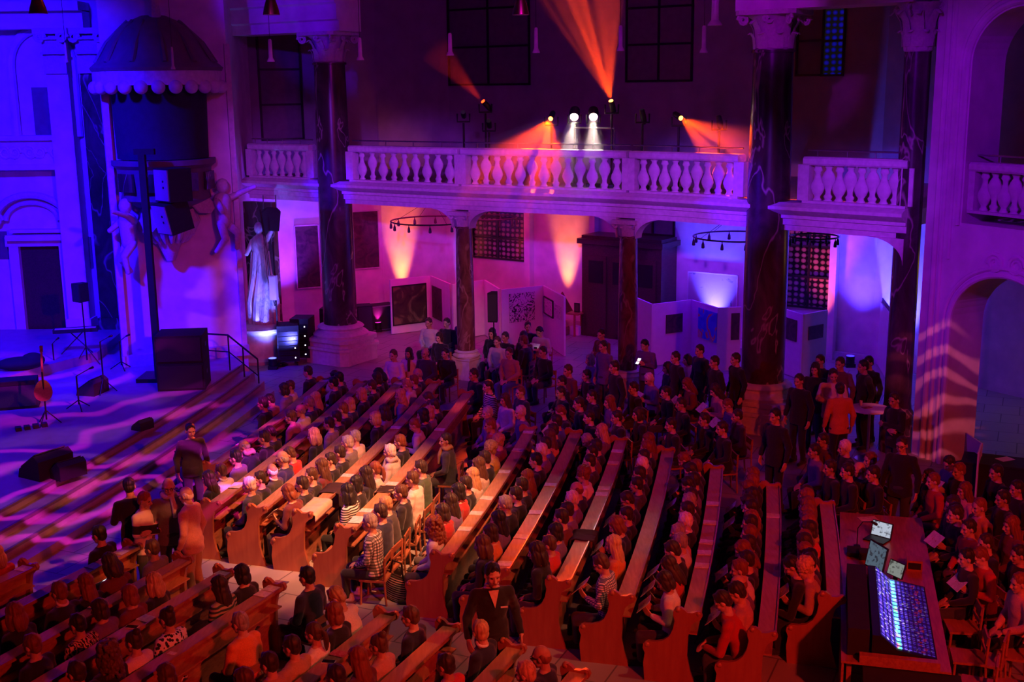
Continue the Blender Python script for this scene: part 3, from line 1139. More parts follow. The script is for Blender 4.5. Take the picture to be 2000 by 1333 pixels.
window('window_2', 2, 926, 385, 1027, 505, M['lattice'], 2, 3)
window('window_3', 2, 1236, 400, 1318, 458, M['stone_dark'], 2, 1)
window('window_4', 2, 1535, 420, 1622, 600, M['lattice'], 2, 3)
window('window_5', 2, 880, -60, 1036, 165, M['stone_dark'], 2, 3)
window('window_6', 2, 1225, -60, 1352, 158, M['stone_dark'], 2, 3)
window('window_7', 2, 1556, 12, 1606, 147, M['stone_dark'], 1, 2)
window('window_8', 2, 1606, 12, 1647, 147, M['lattice_blue'], 1, 2)
window('window_9', 0, 512, 66, 592, 272, M['stone_dark'], 1, 3)
# jambs of window bays
mb = MB()
for px, wd in ((884, .5), (918, .16), (1034, .22), (1160, .2), (1628, .2), (1530, .2)):
    p = wp(px, 560, 2, .12)
    mb.box((p.x, p.y, 2.42), (wd, .28, 4.84), atan2(-7.7, 11))
struct(mb.build('trim_bay_jambs', M['plaster']))
# pale dado rail
A, B = Vector(WPTS[2]), Vector(WPTS[3])
struct(MB().box(((A.x + B.x) / 2 - .06, (A.y + B.y) / 2 - .09, .12), ((B - A).length, .12, .24), atan2(-7.7, 11)).build('baseboard_back', M['stone']))

# ================================================================ STAGE, STEPS, PEWS
def arc(R, y0, y1, n=40):
    out = []
    for i in range(n + 1):
        y = y0 + (y1 - y0) * i / n
        dy = y - STAGE_C.y
        x = STAGE_C.x + sqrt(R * R - dy * dy)
        out.append((x, y, (x - STAGE_C.x) / R, dy / R))
    return out


def ring_step(name, R0, R1, z0, z1, y0, y1, m):
    a = [p[:2] for p in arc(R0, y0, y1)]
    b = [p[:2] for p in arc(R1, y0, y1)]
    return struct(MB().slab(a + b[::-1], z0, z1).build(name, m, smooth=20))


M['stage'] = mat('stage_boards', (.34, .31, .32), .42, scale=3)
M['step'] = mat('step_stone', (.36, .31, .30), .5, scale=5)
sa = [p[:2] for p in arc(83.8, -6, 31.0)]
struct(MB().slab(sa + [(-7.9, 32.3), (-10.2, 31.6), (-11.2, 35), (-24, 35), (-24, -6)], 0, .6).build('floor_stage', M['stage']))
for i, (r0, r1, z, ye) in enumerate(((83.8, 84.2, .45, 30.6), (84.2, 84.6, .30, 30.1), (84.6, 84.97, .15, 29.7))):
    ring_step('floor_step_%d' % (i + 1), r0, r1, 0, z, -6, ye, M['step'])
    ring_step('trim_nosing_%d' % (i + 1), r0 - .03, r0 + .02, z + .105, z + .15 + .004, -6, ye, M['stone_dark'])
pod = [at(-60, 760, .85), at(60, 722, .85), at(190, 688, .85)]
tag(MB().slab([p[:2] for p in pod] + [(-11.6, 34.7), (-19, 34.7)], .6, .85).build('podium', M['stage'], smooth=20), 'low podium along the blue wall at the back of the stage', 'podium')

ROWR = [None, 86.96, 87.91, 88.79, 89.64, 90.57, 92.38, 93.32, 94.26, 95.2, 96.13, 97.11, 97.97]
NEAR = [None, (409, 909), (415, 983), (497, 994), (575, 1005), (670, 1034), (868, 1086), (984, 1114), (1102, 1137), (1226, 1166), (1359, 1199), (1502, 1238), (1641, 1168)]
FARE = [None, (640, 742), (705, 748), (778, 745), (850, 748), (912, 768), (1035, 838), (1122, 845), (1210, 860), (1300, 880), (1396, 915), (1497, 950), (1603, 985)]
ORD = ['', 'first', 'second', 'third', 'fourth', 'fifth', 'sixth', 'seventh', 'eighth', 'ninth', 'tenth', 'eleventh', 'twelfth', 'thirteenth', 'fourteenth', 'fifteenth', 'sixteenth', 'seventeenth', 'eighteenth', 'nineteenth', 'twentieth', 'twenty-first', 'twenty-second', 'twenty-third', 'twenty-fourth', 'twenty-fifth', 'twenty-sixth', 'twenty-seventh', 'twenty-eighth', 'twenty-ninth', 'thirtieth', 'thirty-first', 'thirty-second', 'thirty-third', 'thirty-fourth', 'thirty-fifth']

END = [(-.60, 0), (-.62, .25), (-.60, .40), (-.63, .47), (-.62, .53), (-.56, .57), (-.46, .57), (-.36, .60), (-.28, .67), (-.23, .78), (-.21, .90), (-.23, .97), (-.23, 1.03), (-.19, 1.08), (-.13, 1.09), (-.08, 1.06), (-.05, 1.03), (.02, 1.03), (.08, 1.06), (.13, 1.05), (.15, 1.0), (.13, .95), (.07, .92), (.01, .86), (-.03, .7), (-.04, .4), (.0, .2), (.04, .08), (.06, 0)]


def pew(path, label, group):
    """path: [(x,y,nx,ny)] of the ledge from the aisle end to the far end, n pointing away from the stage"""
    p0 = path[0]
    loc = Vector((p0[0], p0[1], 0))
    t = thing('pew', loc, 0, label, 'pew', group)
    L = [(p[0] - loc.x, p[1] - loc.y, p[2], p[3]) for p in path]
    MB().sweep([(-.60, .365), (-.17, .345), (-.17, .38), (-.60, .40)], L).build('seat', M['pew'], t)
    MB().sweep([(-.18, .34), (-.10, .98), (-.07, .98), (-.15, .34)], L).build('backrest', M['pew'], t)
    MB().sweep([(-.16, .02), (-.13, .02), (-.11, .44), (-.15, .44)], L).build('back_panel', M['pew'], t)
    lg = MB().sweep([(-.11, .975), (.11, .975), (.11, 1.0), (-.11, 1.0)], L).build('ledge', M['ledge'], t)
    MB().sweep([(.105, .97), (.125, .97), (.125, 1.018), (.105, 1.018)], L).build('lip', M['pew'], lg)
    MB().sweep([(-.10, .70), (.08, .70), (.08, .72), (-.10, .72)], L).build('book_shelf', M['pew'], t)
    for e in (0, -1):
        p, q = L[e], L[1 if e == 0 else -2]
        d = Vector((p[0] - q[0], p[1] - q[1], 0)).normalized()
        pn = MB().plate(END, (p[0], p[1], 0), (p[2], p[3], 0), (0, 0, 1), d * .055).build('end_panel', M['pew_panel'], t, smooth=40)
        if e == 0:
            for (u, z, r) in ((-.17, 1.055, .045), (.10, 1.02, .04), (-.57, .52, .045)):
                c = Vector((p[0], p[1], 0)) + Vector((p[2], p[3], 0)) * u + d * .03
                MB().ell((c.x, c.y, z), (r, r, r), n=10, m=7).build('scroll_knob', M['pew'], pn)
    return t


MAINPATH = {}
for i in range(1, 13):
    a, b = at(*NEAR[i], 1.0), at(*FARE[i], 1.0)
    MAINPATH[i] = arc(ROWR[i], a.y, b.y, 22)
    pew(MAINPATH[i], 'dark wooden pew, %s from the stage in the long centre block' % ORD[i], 'curved pews of the centre block')

ND, NN = Vector((.4115, .9114, 0)), Vector((-.9114, .4115, 0))      # along and towards the stage
NW = [None, -13.17, -12.28, -11.22, -10.36, -9.39, -7.48, -6.55, -5.55, -4.6]
NEND = [None, (58, 1107), (262, 1068), (342, 1090), (440, 1118), (541, 1146), (764, 1203), (888, 1227), (1017, 1269), (1133, 1316)]
NPATH = {}
for i in range(1, 10):
    e = at(*NEND[i], 1.0)
    s1 = e.dot(ND)
    ln = (3.6, 6.2, 6.5, 6.3, 5.2, 3.4, 3.0, 2.4, 2.0)[i - 1]
    path = []
    for k in range(9):
        p = ND * (s1 - ln * k / 8) - NN * NW[i]
        path.append((p.x, p.y, -NN.x, -NN.y))
    NPATH[i] = path
    pew(path, 'dark red wooden pew, %s from the stage in the near corner block' % ORD[i], 'straight pews of the near block')

# ---- chairs
CH = thing('chair', (0, 0, -50), 0, 'x', 'chair', 'loose wooden chairs')
MB().box((0, 0, .44), (.42, .42, .035)).build('seat', M['chairwood'], CH)
MB().plate([(-.20, 0), (.20, 0), (.19, .12), (-.19, .12)], (-.20, 0, .74), (0, 1, 0), (-.12, 0, 1), (.025, 0, 0)).plate([(-.19, 0), (.19, 0), (.19, .05), (-.19, .05)], (-.19, 0, .60), (0, 1, 0), (-.12, 0, 1), (.02, 0, 0)).build('backrest', M['chairwood'], CH)
for sx in (-1, 1):
    for sy in (-1, 1):
        (MB().tube([(-.21, sy * .19, .87), (-.19, sy * .19, .44), (-.21, sy * .19, 0)], .018, 8) if sx < 0 else MB().tube([(.18, sy * .18, .44), (.20, sy * .19, 0)], .018, 8)).build('leg', M['chairwood'], CH)

# ================================================================ PEOPLE
M['skin'] = ocol('skin', .5, 0, 'skin', 25)
M['cloth'] = ocol('cloth', .88, .25, 'weave', 70)
M['hair'] = ocol('hair', .55, .1, 'hair', 55)
M['eye'] = mat('eye', (.02, .012, .01), .2, bmp=0)
M['lips'] = mat('lips', (.30, .10, .08), .5, bmp=0)
M['plaid'] = pattern('plaid_cloth', 'plaid', (.02, .02, .025), (.75, .70, .66), 7.5)
M['check'] = pattern('check_shirt', 'plaid', (.03, .03, .12), (.80, .76, .74), 11)
M['stripes'] = pattern('striped_cloth', 'stripe', (.02, .02, .02), (.75, .72, .68), 9)
M['zebra'] = pattern('zebra_cloth', 'zebra', (.02, .015, .01), (.62, .42, .25), 7)
M['spots'] = pattern('spotted_cloth', 'spot', (.02, .02, .02), (.8, .77, .75), 22)
M['band'] = pattern('banded_sweater', 'band', (.72, .66, .58), (.02, .02, .02), 1)
M['greenstripe'] = pattern('green_stripe', 'stripe', (.03, .07, .05), (.42, .36, .22), 6)


def remesh(mb, name, mats, voxel, it=4, fac=.5):
    me = mb.mesh(name + '_raw', mats, 0)
    o = bpy.data.objects.new('tmp', me)
    COL.objects.link(o)
    md = o.modifiers.new('r', 'REMESH')
    md.mode = 'VOXEL'
    md.voxel_size = voxel
    sm = o.modifiers.new('s', 'SMOOTH')
    sm.factor, sm.iterations = fac, it
    dg = bpy.context.evaluated_depsgraph_get()
    r = bpy.data.meshes.new_from_object(o.evaluated_get(dg))
    r.name = name
    r.materials.clear()
    for m in mats:
        r.materials.append(m)
    bpy.data.objects.remove(o)
    bpy.data.meshes.remove(me)
    r.polygons.foreach_set('use_smooth', [True] * len(r.polygons))
    return r


def rings(mb, rs, n=18):
    """loft of level ellipses (cx, z, half depth, half width)"""
    v, f = [], []
    for (cx, z, d, w_) in rs:
        v += [(cx + d * cos(2 * pi * j / n), w_ * sin(2 * pi * j / n), z) for j in range(n)]
    for i in range(len(rs) - 1):
        for j in range(n):
            f.append((i * n + j, i * n + (j + 1) % n, (i + 1) * n + (j + 1) % n, (i + 1) * n + j))
    f += [tuple(range(n))[::-1], tuple(range((len(rs) - 1) * n, len(rs) * n))]
    mb.add(v, f)


def head_shape():
    h = MB()
    h.ell((-.008, 0, .022), (.099, .077, .104), n=20, m=14)
    h.ell((.034, 0, -.040), (.060, .057, .078), n=16, m=12)
    h.ell((.062, 0, -.098), (.026, .03, .022))
    h.cap((.088, 0, .012), (.112, 0, -.026), .011, .014, 10)
    for s in (-1, 1):
        h.ell((.103, s * .012, -.032), (.011, .01, .009))
        h.cap((.080, s * .012, .036), (.070, s * .05, .030), .014, .012, 8)
        h.ell((.060, s * .042, -.022), (.03, .022, .026))
        h.ell((-.008, s * .080, -.006), (.02, .012, .034), Matrix.Rotation(.25, 3, 'Y'))
    h.cap((.094, -.018, -.060), (.094, .018, -.060), .010, .010, 8)
    return h


HEAD = head_shape()


def hand(mb, w_, d, n, side, curl=.45):
    d, n = Vector(d).normalized(), Vector(n).normalized()
    lat = n.cross(d).normalized() * side
    n = d.cross(lat).normalized() * side
    w_ = Vector(w_)
    for i in range(4):
        off = (1.5 - i) * .0225
        k = w_ + d * (.088 - .006 * abs(i - 1)) + lat * off
        mb.cap(w_ + lat * off * .55 + d * .01, k, .0145, .0115, 8)
        p, dd = k, d.copy()
        for j, ln in enumerate((.041, .027, .021)):
            dd = (dd - n * (curl * (.7 + .25 * j))).normalized()
            q = p + dd * ln * (.95, 1.06, 1.0, .8)[i]
            mb.cap(p, q, .0098 - .0009 * j, .0090 - .0009 * j, 8)
            p = q
    b = w_ + d * .028 + lat * .027
    dd = (d * .62 + lat * .68 - n * .35).normalized()
    q = b + dd * .043
    mb.cap(b, q, .014, .012, 8)
    dd = (d * .85 + lat * .3 - n * .4).normalized()
    mb.cap(q, q + dd * .034, .0115, .0095, 8)


POSES = {}


def pose(key, lean=0.0, head=(0, 0), L=None, R=None, stand=False, held=None, hold_tilt=.9, legs=0, bend=0.0):
    """L, R: (elbow, wrist, hand direction, back of hand)"""
    hz = .93 if stand else .435
    if not stand:
        low = lambda A: (Vector(A[0]) - Vector((0, 0, .1)), Vector(A[1]) - Vector((0, 0, .1)), A[2], A[3])
        L, R = low(L), low(R)
        held = Vector(held) - Vector((0, 0, .1)) if held else None
    mb, top, leg = MB(), MB(), MB()
    sp = lambda z: lean * (z / .55) ** 1.3 if z > 0 else 0.0
    body = [(sp(z) + dx, hz + z - bend * max(0, z) * .25, d, w_) for z, d, w_, dx in ((-.10, .06, .10, -.01), (-.04, .115, .165, -.01), (.06, .12, .165, -.005), (.2, .098, .138, 0), (.36, .112, .160, .0), (.46, .10, .165, -.005), (.52, .075, .12, -.01), (.57, .05, .06, -.005))]
    rings(mb, body)
    rings(top, [(cx, z, d + .022, w_ + .022) for cx, z, d, w_ in [(sp(.0) - .005, hz - (.13 if stand else .02), .125, .172)] + body[2:7]] + [(body[7][0], body[7][1] - .012, .062, .072)])
    nb = Vector((body[7][0], 0, body[7][1]))
    pitch, yaw = head
    hc = nb + Vector((.025 + .06 * sin(pitch), 0, .135 - .03 * sin(max(0, pitch))))
    Mh = Matrix.Translation(hc) @ Matrix.Rotation(yaw, 4, 'Z') @ Matrix.Rotation(pitch, 4, 'Y')
    mb.add([Mh @ Vector(v) for v in HEAD.v], HEAD.f)
    mb.cap(nb - Vector((0.01, 0, .03)), Mh @ Vector((-.02, 0, -.05)), .058, .052)
    for s, A in ((1, L), (-1, R)):
        sh = Vector((sp(.47) - .005, s * .178, hz + .47 - bend * .1))
        el, wr, hd, bk = (Vector(q) for q in A)
        mb.cap((sh.x, s * .12, sh.z), sh, .055, .056)
        mb.cap(sh, el, .052, .040)
        mb.cap(el, wr, .042, .026)
        hand(mb, wr, hd, bk, s)
        top.cap((sh.x, s * .10, sh.z - .005), sh, .076, .074)
        top.cap(sh, el, .070, .057)
        top.cap(el, wr - (wr - el).normalized() * .03, .058, .043)
        hp = Vector((-.01, s * .088, hz - .03))
        if stand:
            kn, an = Vector((.02 + .05 * legs * s, s * .10, .50)), Vector((-.03 + .16 * legs * s, s * .11, .085))
        else:
            kn, an = Vector((.40, s * .115, .415)), Vector((.37 + .02 * s, s * .115, .085))
        mb.cap(hp, kn, .082, .056)
        mb.cap(kn, an, .054, .036)
        mb.cap(an + Vector((-.02, 0, -.035)), an + Vector((.15, s * .015, -.05)), .036, .03)
        leg.cap(hp, kn, .100, .070)
        leg.cap(kn, an + Vector((0, 0, .01)), .069, .054)
    rings(leg, [(-.01, hz - .10, .07, .11), (-.01, hz - .04, .135, .185), (0, hz + .04, .14, .185), (0, hz + .09, .12, .165)])
    b = remesh(mb, 'body_' + key, [M['skin'], M['eye'], M['lips']], .0062, 3, .45)
    inv = Mh.inverted()
    idx = [0] * len(b.polygons)
    ez = hc.z - .16
    for p in b.polygons:
        c = p.center
        if c.z > ez:
            q = inv @ c
            if q.x > .06:
                if abs(abs(q.y) - .032) < .013 and abs(q.z - .010) < .0075:
                    idx[p.index] = 1
                elif abs(q.y) < .024 and abs(q.z + .060) < .0085 and q.x > .08:
                    idx[p.index] = 2
    b.polygons.foreach_set('material_index', idx)
    t = remesh(top, 'top_' + key, [M['cloth']], .014, 4)
    # folds in the cloth
    for me, k in ((t, 1.0),):
        for v in me.vertices:
            c = v.co
            v.co = c + v.normal * (noise.noise(Vector((c.x * 9, c.y * 9, c.z * 14))) * .010)
    l = remesh(leg, 'trousers_' + key, [M['cloth']], .014, 4)
    for v in l.vertices:
        c = v.co
        v.co = c + v.normal * (noise.noise(Vector((c.x * 10, c.y * 12, c.z * 9))) * .008)
    hp_ = None
    if held:
        hp_ = Matrix.Translation(held) @ Matrix.Rotation(hold_tilt, 4, 'Y')
    POSES[key] = dict(body=b, top=t, trousers=l, head=Mh, hx=hc.x, hz=hc.z, held=hp_, stand=stand)


X = Vector
lapL, lapR = ((.04, .25, .76), (.25, .075, .635), (.8, -.5, -.25), (.2, .2, 1)), ((.04, -.25, .76), (.26, -.07, .64), (.8, .5, -.25), (.2, -.2, 1))
pose('l', .03, (.18, 0), lapL, lapR)
pose('m', .05, (.10, .55), lapL, lapR)
pose('n', .02, (.12, -.6), lapL, lapR)
pose('r', .06, (.52, 0), ((.06, .26, .78), (.27, .125, .80), (.75, -.25, .55), (.3, .9, -.2)), ((.06, -.26, .78), (.27, -.125, .80), (.75, .25, .55), (.3, -.9, -.2)), held=(.375, 0, .90), hold_tilt=.75)
pose('f', .20, (.62, .1), ((.24, .21, .66), (.46, .06, .64), (.6, -.6, -.3), (.4, .3, .9)), ((.24, -.21, .66), (.46, -.05, .66), (.6, .6, -.3), (.4, -.3, .9)))
pose('c', .09, (.22, .15), lapL, ((.22, -.20, .74), (.155, -.075, 1.03), (-.25, .35, .9), (.8, -.4, .2)))
pose('x', .02, (.10, .2), ((.10, .24, .80), (.20, -.10, .84), (-.1, -1, .1), (.9, 0, .35)), ((.10, -.24, .78), (.23, .09, .79), (-.1, 1, .1), (.9, 0, .35)))
pose('S', .02, (.15, 0), ((-.03, .26, 1.14), (.06, .27, .90), (.25, -.05, -1), (.1, 1, .1)), ((-.03, -.26, 1.14), (.06, -.27, .90), (.25, .05, -1), (.1, -1, .1)), stand=True)
pose('A', .03, (.25, .25), ((.06, .25, 1.17), (.19, -.10, 1.18), (-.1, -1, .1), (.9, 0, .3)), ((.06, -.25, 1.16), (.22, .09, 1.13), (-.1, 1, .1), (.9, 0, .3)), stand=True)
pose('P', .05, (.42, -.1), ((.05, .25, 1.16), (.25, .10, 1.22), (.7, -.3, .5), (.3, .9, -.2)), ((.05, -.25, 1.16), (.25, -.10, 1.22), (.7, .3, .5), (.3, -.9, -.2)), stand=True, held=(.34, 0, 1.30), hold_tilt=.75)
pose('W', .04, (.2, .1), ((-.10, .27, 1.16), (.10, .30, .93), (.3, -.05, -1), (.1, 1, .1)), ((.06, -.28, 1.15), (.24, -.30, 1.00), (.7, .05, -.7), (.3, -.9, .3)), stand=True, legs=1)

# ---- hair, shaped in head space
HAIR = {}


def strands(me, amt, kz=5.0, kxy=38.0, seed=0.0):
    for v in me.vertices:
        c = v.co
        v.co = c + v.normal * (amt * noise.noise(Vector((c.x * kxy + seed, c.y * kxy, c.z * kz))))


def hair(key, fn, amt=.006, kz=6.0, kxy=42.0):
    h = MB()
    fn(h)
    me = remesh(h, 'hair_' + key, [M['hair']], .0075, 2, .4)
    strands(me, amt, kz, kxy)
    HAIR[key] = me


def base_cap(h, k=1.0, z=0.0):
    h.ell((-.022, 0, .046 + z), (.101 * k, .086 * k, .098 * k), n=18, m=12)
    h.ell((-.052, 0, -.012), (.062, .074, .078), n=16, m=10)


def h_short(h):
    base_cap(h)
    for i in range(7):
        h.ell((.03 - .01 * abs(i - 3), -.045 + .015 * i, .118 - .003 * (i - 3) ** 2), (.035, .016, .02))


def h_buzz(h):
    base_cap(h, .972)


def h_bald(h):
    h.ell((-.052, 0, -.014), (.058, .076, .062), n=16, m=10)
    for s in (-1, 1):
        h.ell((-.028, s * .066, .012), (.050, .018, .042))


def h_bob(h):
    base_cap(h, 1.05)
    for s in (-1, 1):
        h.ell((-.004, s * .078, -.03), (.052, .026, .092))
    h.ell((-.062, 0, -.05), (.056, .092, .088))
    h.ell((.052, .02, .085), (.03, .05, .03))


def h_long(h):
    h_bob(h)
    h.ell((-.078, 0, -.16), (.046, .10, .15))
    for s in (-1, 1):
        h.ell((-.03, s * .088, -.14), (.045, .026, .13))


def h_wavy(h):
    base_cap(h, 1.1, .006)
    for s in (-1, 1):
        h.ell((-.004, s * .092, -.06), (.06, .036, .115))
    h.ell((-.075, 0, -.07), (.066, .115, .13))


def h_tail(h):
    base_cap(h, 1.0)
    h.ell((-.112, 0, .045), (.03, .03, .03))
    h.tube([(-.115, 0, .04), (-.15, 0, 0), (-.155, 0, -.08), (-.14, 0, -.17), (-.13, 0, -.22)], [.02, .032, .036, .026, .008], 10)


def h_bun(h):
    base_cap(h, .99)
    h.ell((-.085, 0, .125), (.046, .048, .044))


def curls(h, n, fn, r0, r1, seed):
    q = random.Random(seed)
    for i in range(n):
        c = fn(q)
        r = q.uniform(r0, r1)
        h.ell(c, (r, r, r), n=8, m=6)


def h_curly(h):
    base_cap(h, 1.0)

    def f(q):
        a, e = q.uniform(0, 2 * pi), q.uniform(-.25, 1.0)
        ce = sqrt(max(0, 1 - e * e))
        x, y, z = -.026 + .105 * ce * cos(a), .094 * ce * sin(a), .046 + .105 * e
        return (min(x, .055), y, z)
    curls(h, 150, f, .018, .028, 3)


def h_curlylong(h):
    h_wavy(h)

    def f(q):
        z = q.uniform(-.24, .14)
        a = q.uniform(.5, 2 * pi - .5)
        k = sqrt(max(.1, 1 - ((z - .02) / .17) ** 2)) if z > .02 else 1.0
        return (-.045 + .105 * k * cos(a) * (1 if cos(a) < 0 else .5), .115 * k * sin(a), z)
    curls(h, 190, f, .02, .032, 5)


def h_cap(h):
    h.ell((-.012, 0, .05), (.108, .092, .104), n=18, m=12)
    h.ell((-.012, 0, .03), (.112, .096, .03), n=18, m=8)


for key, fn, amt in (('s', h_short, .007), ('v', h_buzz, .003), ('b', h_bald, .004), ('o', h_bob, .007), ('L', h_long, .009), ('w', h_wavy, .012), ('p', h_tail, .006), ('u', h_bun, .006), ('c', h_curly, .006), ('C', h_curlylong, .010), ('k', h_cap, .002)):
    hair(key, fn, amt, 5.0 if key not in 'cC' else 30.0)
HAIRNAME = {'s': 'short %s hair', 'v': 'cropped %s hair', 'b': 'balding %s hair', 'o': '%s bob', 'L': 'long %s hair', 'w': 'wavy %s hair', 'p': '%s ponytail', 'u': '%s hair bun', 'c': 'curly %s hair', 'C': 'long curly %s hair', 'k': '%s knit cap'}
HC = {'g': ('grey', (.36, .33, .32)), 'w': ('white', (.72, .68, .64)), 'k': ('black', (.012, .010, .010)), 'd': ('dark', (.035, .018, .012)), 'b': ('brown', (.10, .045, .022)), 'r': ('auburn', (.22, .06, .022)), 'y': ('blond', (.50, .32, .15))}
TC = {'k': ('black', (.012, .012, .015)), 'n': ('navy', (.015, .02, .055)), 'g': ('grey', (.17, .16, .17)), 'w': ('cream', (.72, .66, .58)), 'r': ('red', (.55, .03, .025)), 'o': ('orange', (.75, .22, .04)), 'p': ('pink', (.62, .30, .24)), 'b': ('blue', (.05, .10, .45)), 't': ('tan', (.45, .28, .15)), 'e': ('green', (.05, .09, .05)), 'v': ('violet', (.18, .10, .28)), 'm': ('maroon', (.16, .025, .03)), 'y': ('yellow', (.55, .38, .06)), 'd': ('dark grey', (.05, .05, .055)), 'P': ('plaid', None), 'X': ('checked', None), 'T': ('striped', None), 'Z': ('zebra-print', None), 'H': ('spotted', None), 'G': ('green-striped', None), 'B': ('banded cream', None)}
PATM = {'P': 'plaid', 'X': 'check', 'T': 'stripes', 'Z': 'zebra', 'H': 'spots', 'G': 'greenstripe', 'B': 'band'}
SKINS = [(.62, .36, .25), (.56, .31, .21), (.66, .42, .31), (.50, .27, .18), (.60, .35, .26)]
PAT_MESH = {}


def collar_mesh():
    me = MB().tube([(.055 * cos(a) - .0, .062 * sin(a), .02 * cos(a)) for a in [2 * pi * i / 20 for i in range(21)]], .016, 8).mesh('collar', [M['cloth']], 60)
    return me


COLLAR = collar_mesh()
SCARF = remesh(MB().tube([(.075 * cos(a), .085 * sin(a), .015 * sin(3 * a)) for a in [2 * pi * i / 18 for i in range(19)]], .036, 10).tube([(.09, .03, 0), (.13, .05, -.14), (.14, .05, -.30)], [.035, .04, .03], 8), 'scarf', [M['cloth']], .01, 3)
GLASS = MB().tube([(.105, .032 + .02 * cos(a), .008 + .017 * sin(a)) for a in [2 * pi * i / 12 for i in range(13)]], .0032, 6).tube([(.105, -.032 + .02 * cos(a), .008 + .017 * sin(a)) for a in [2 * pi * i / 12 for i in range(13)]], .0032, 6).tube([(.105, -.012, .012), (.112, 0, .014), (.105, .012, .012)], .003, 6).tube([(.103, .052, .012), (.02, .082, .012)], .003, 6).tube([(.103, -.052, .012), (.02, -.082, .012)], .003, 6).mesh('glasses', [M['black']], 60)
SHOE = remesh(MB().cap((-.05, 0, .045), (.06, 0, .05), .046, .044).cap((.06, 0, .045), (.16, 0, .035), .044, .034).cap((-.045, 0, .05), (-.045, 0, .10), .044, .044), 'shoe', [M['cloth']], .009, 3)

PEOPLE = []
PS = 1.10


def person(loc, yaw, pz, hr, hcol, topc, bot='d', extra='', label=None, group=None, size=None):
    P = POSES[pz]
    s = (size or rnd.uniform(.97, 1.03)) * PS
    t = thing('person', loc, yaw, label or 'person', 'person', group)
    t.scale = (s, s * (1.0 if hr in 'svbk' else .93), s)
    b = put('body', P['body'], t)
    b.color = (*rnd.choice(SKINS), 1)
    me = P['top']
    if topc in PATM:
        k = (pz, topc)
        if k not in PAT_MESH:
            q = P['top'].copy()
            q.materials.clear()
            q.materials.append(M[PATM[topc]])
            PAT_MESH[k] = q
        me = PAT_MESH[k]
    o = put('top', me, t)
    cc = TC[topc][1] or (.5, .5, .5)
    j = rnd.uniform(.8, 1.2)
    o.color = (*(min(1, x * j) for x in cc), 1)
    o = put('trousers', P['trousers'], t)
    o.color = (*(x * rnd.uniform(.8, 1.2) for x in TC[bot][1]), 1)
    h = put('knit_cap' if hr == 'k' else 'hair', HAIR[hr], t)
    h.matrix_local = P['head']
    hj = rnd.uniform(.8, 1.2)
    h.color = (*(min(1, x * hj) for x in HC[hcol][1]), 1)
    nk = P['head'] @ Vector((-.02, 0, -.125))
    if 'C' in extra:
        c = put('collar', COLLAR, t, nk)
        c.color = (.8, .78, .75, 1)
    if 'S' in extra:
        c = put('scarf', SCARF, t, nk)
        c.color = (*[(.06, .03, .05), (.45, .30, .08), (.5, .45, .4)][rnd.randrange(3)], 1)
    if 'G' in extra:
        c = put('glasses', GLASS, t)
        c.matrix_local = P['head']
    if P['stand'] or 'F' in extra:
        for sg in (-1, 1):
            lg = .16 * sg if pz == 'W' else 0
            c = put('shoe', SHOE, t, ((-.03 + lg) if P['stand'] else .36 + .02 * sg, sg * .112, 0), sg * .1)
            c.color = (.02, .02, .02, 1) if 'w' not in extra else (.7, .7, .68, 1)
    PEOPLE.append((t, HAIRNAME[hr] % HC[hcol][0], TC[topc][0] + ' top', pz))
    return t

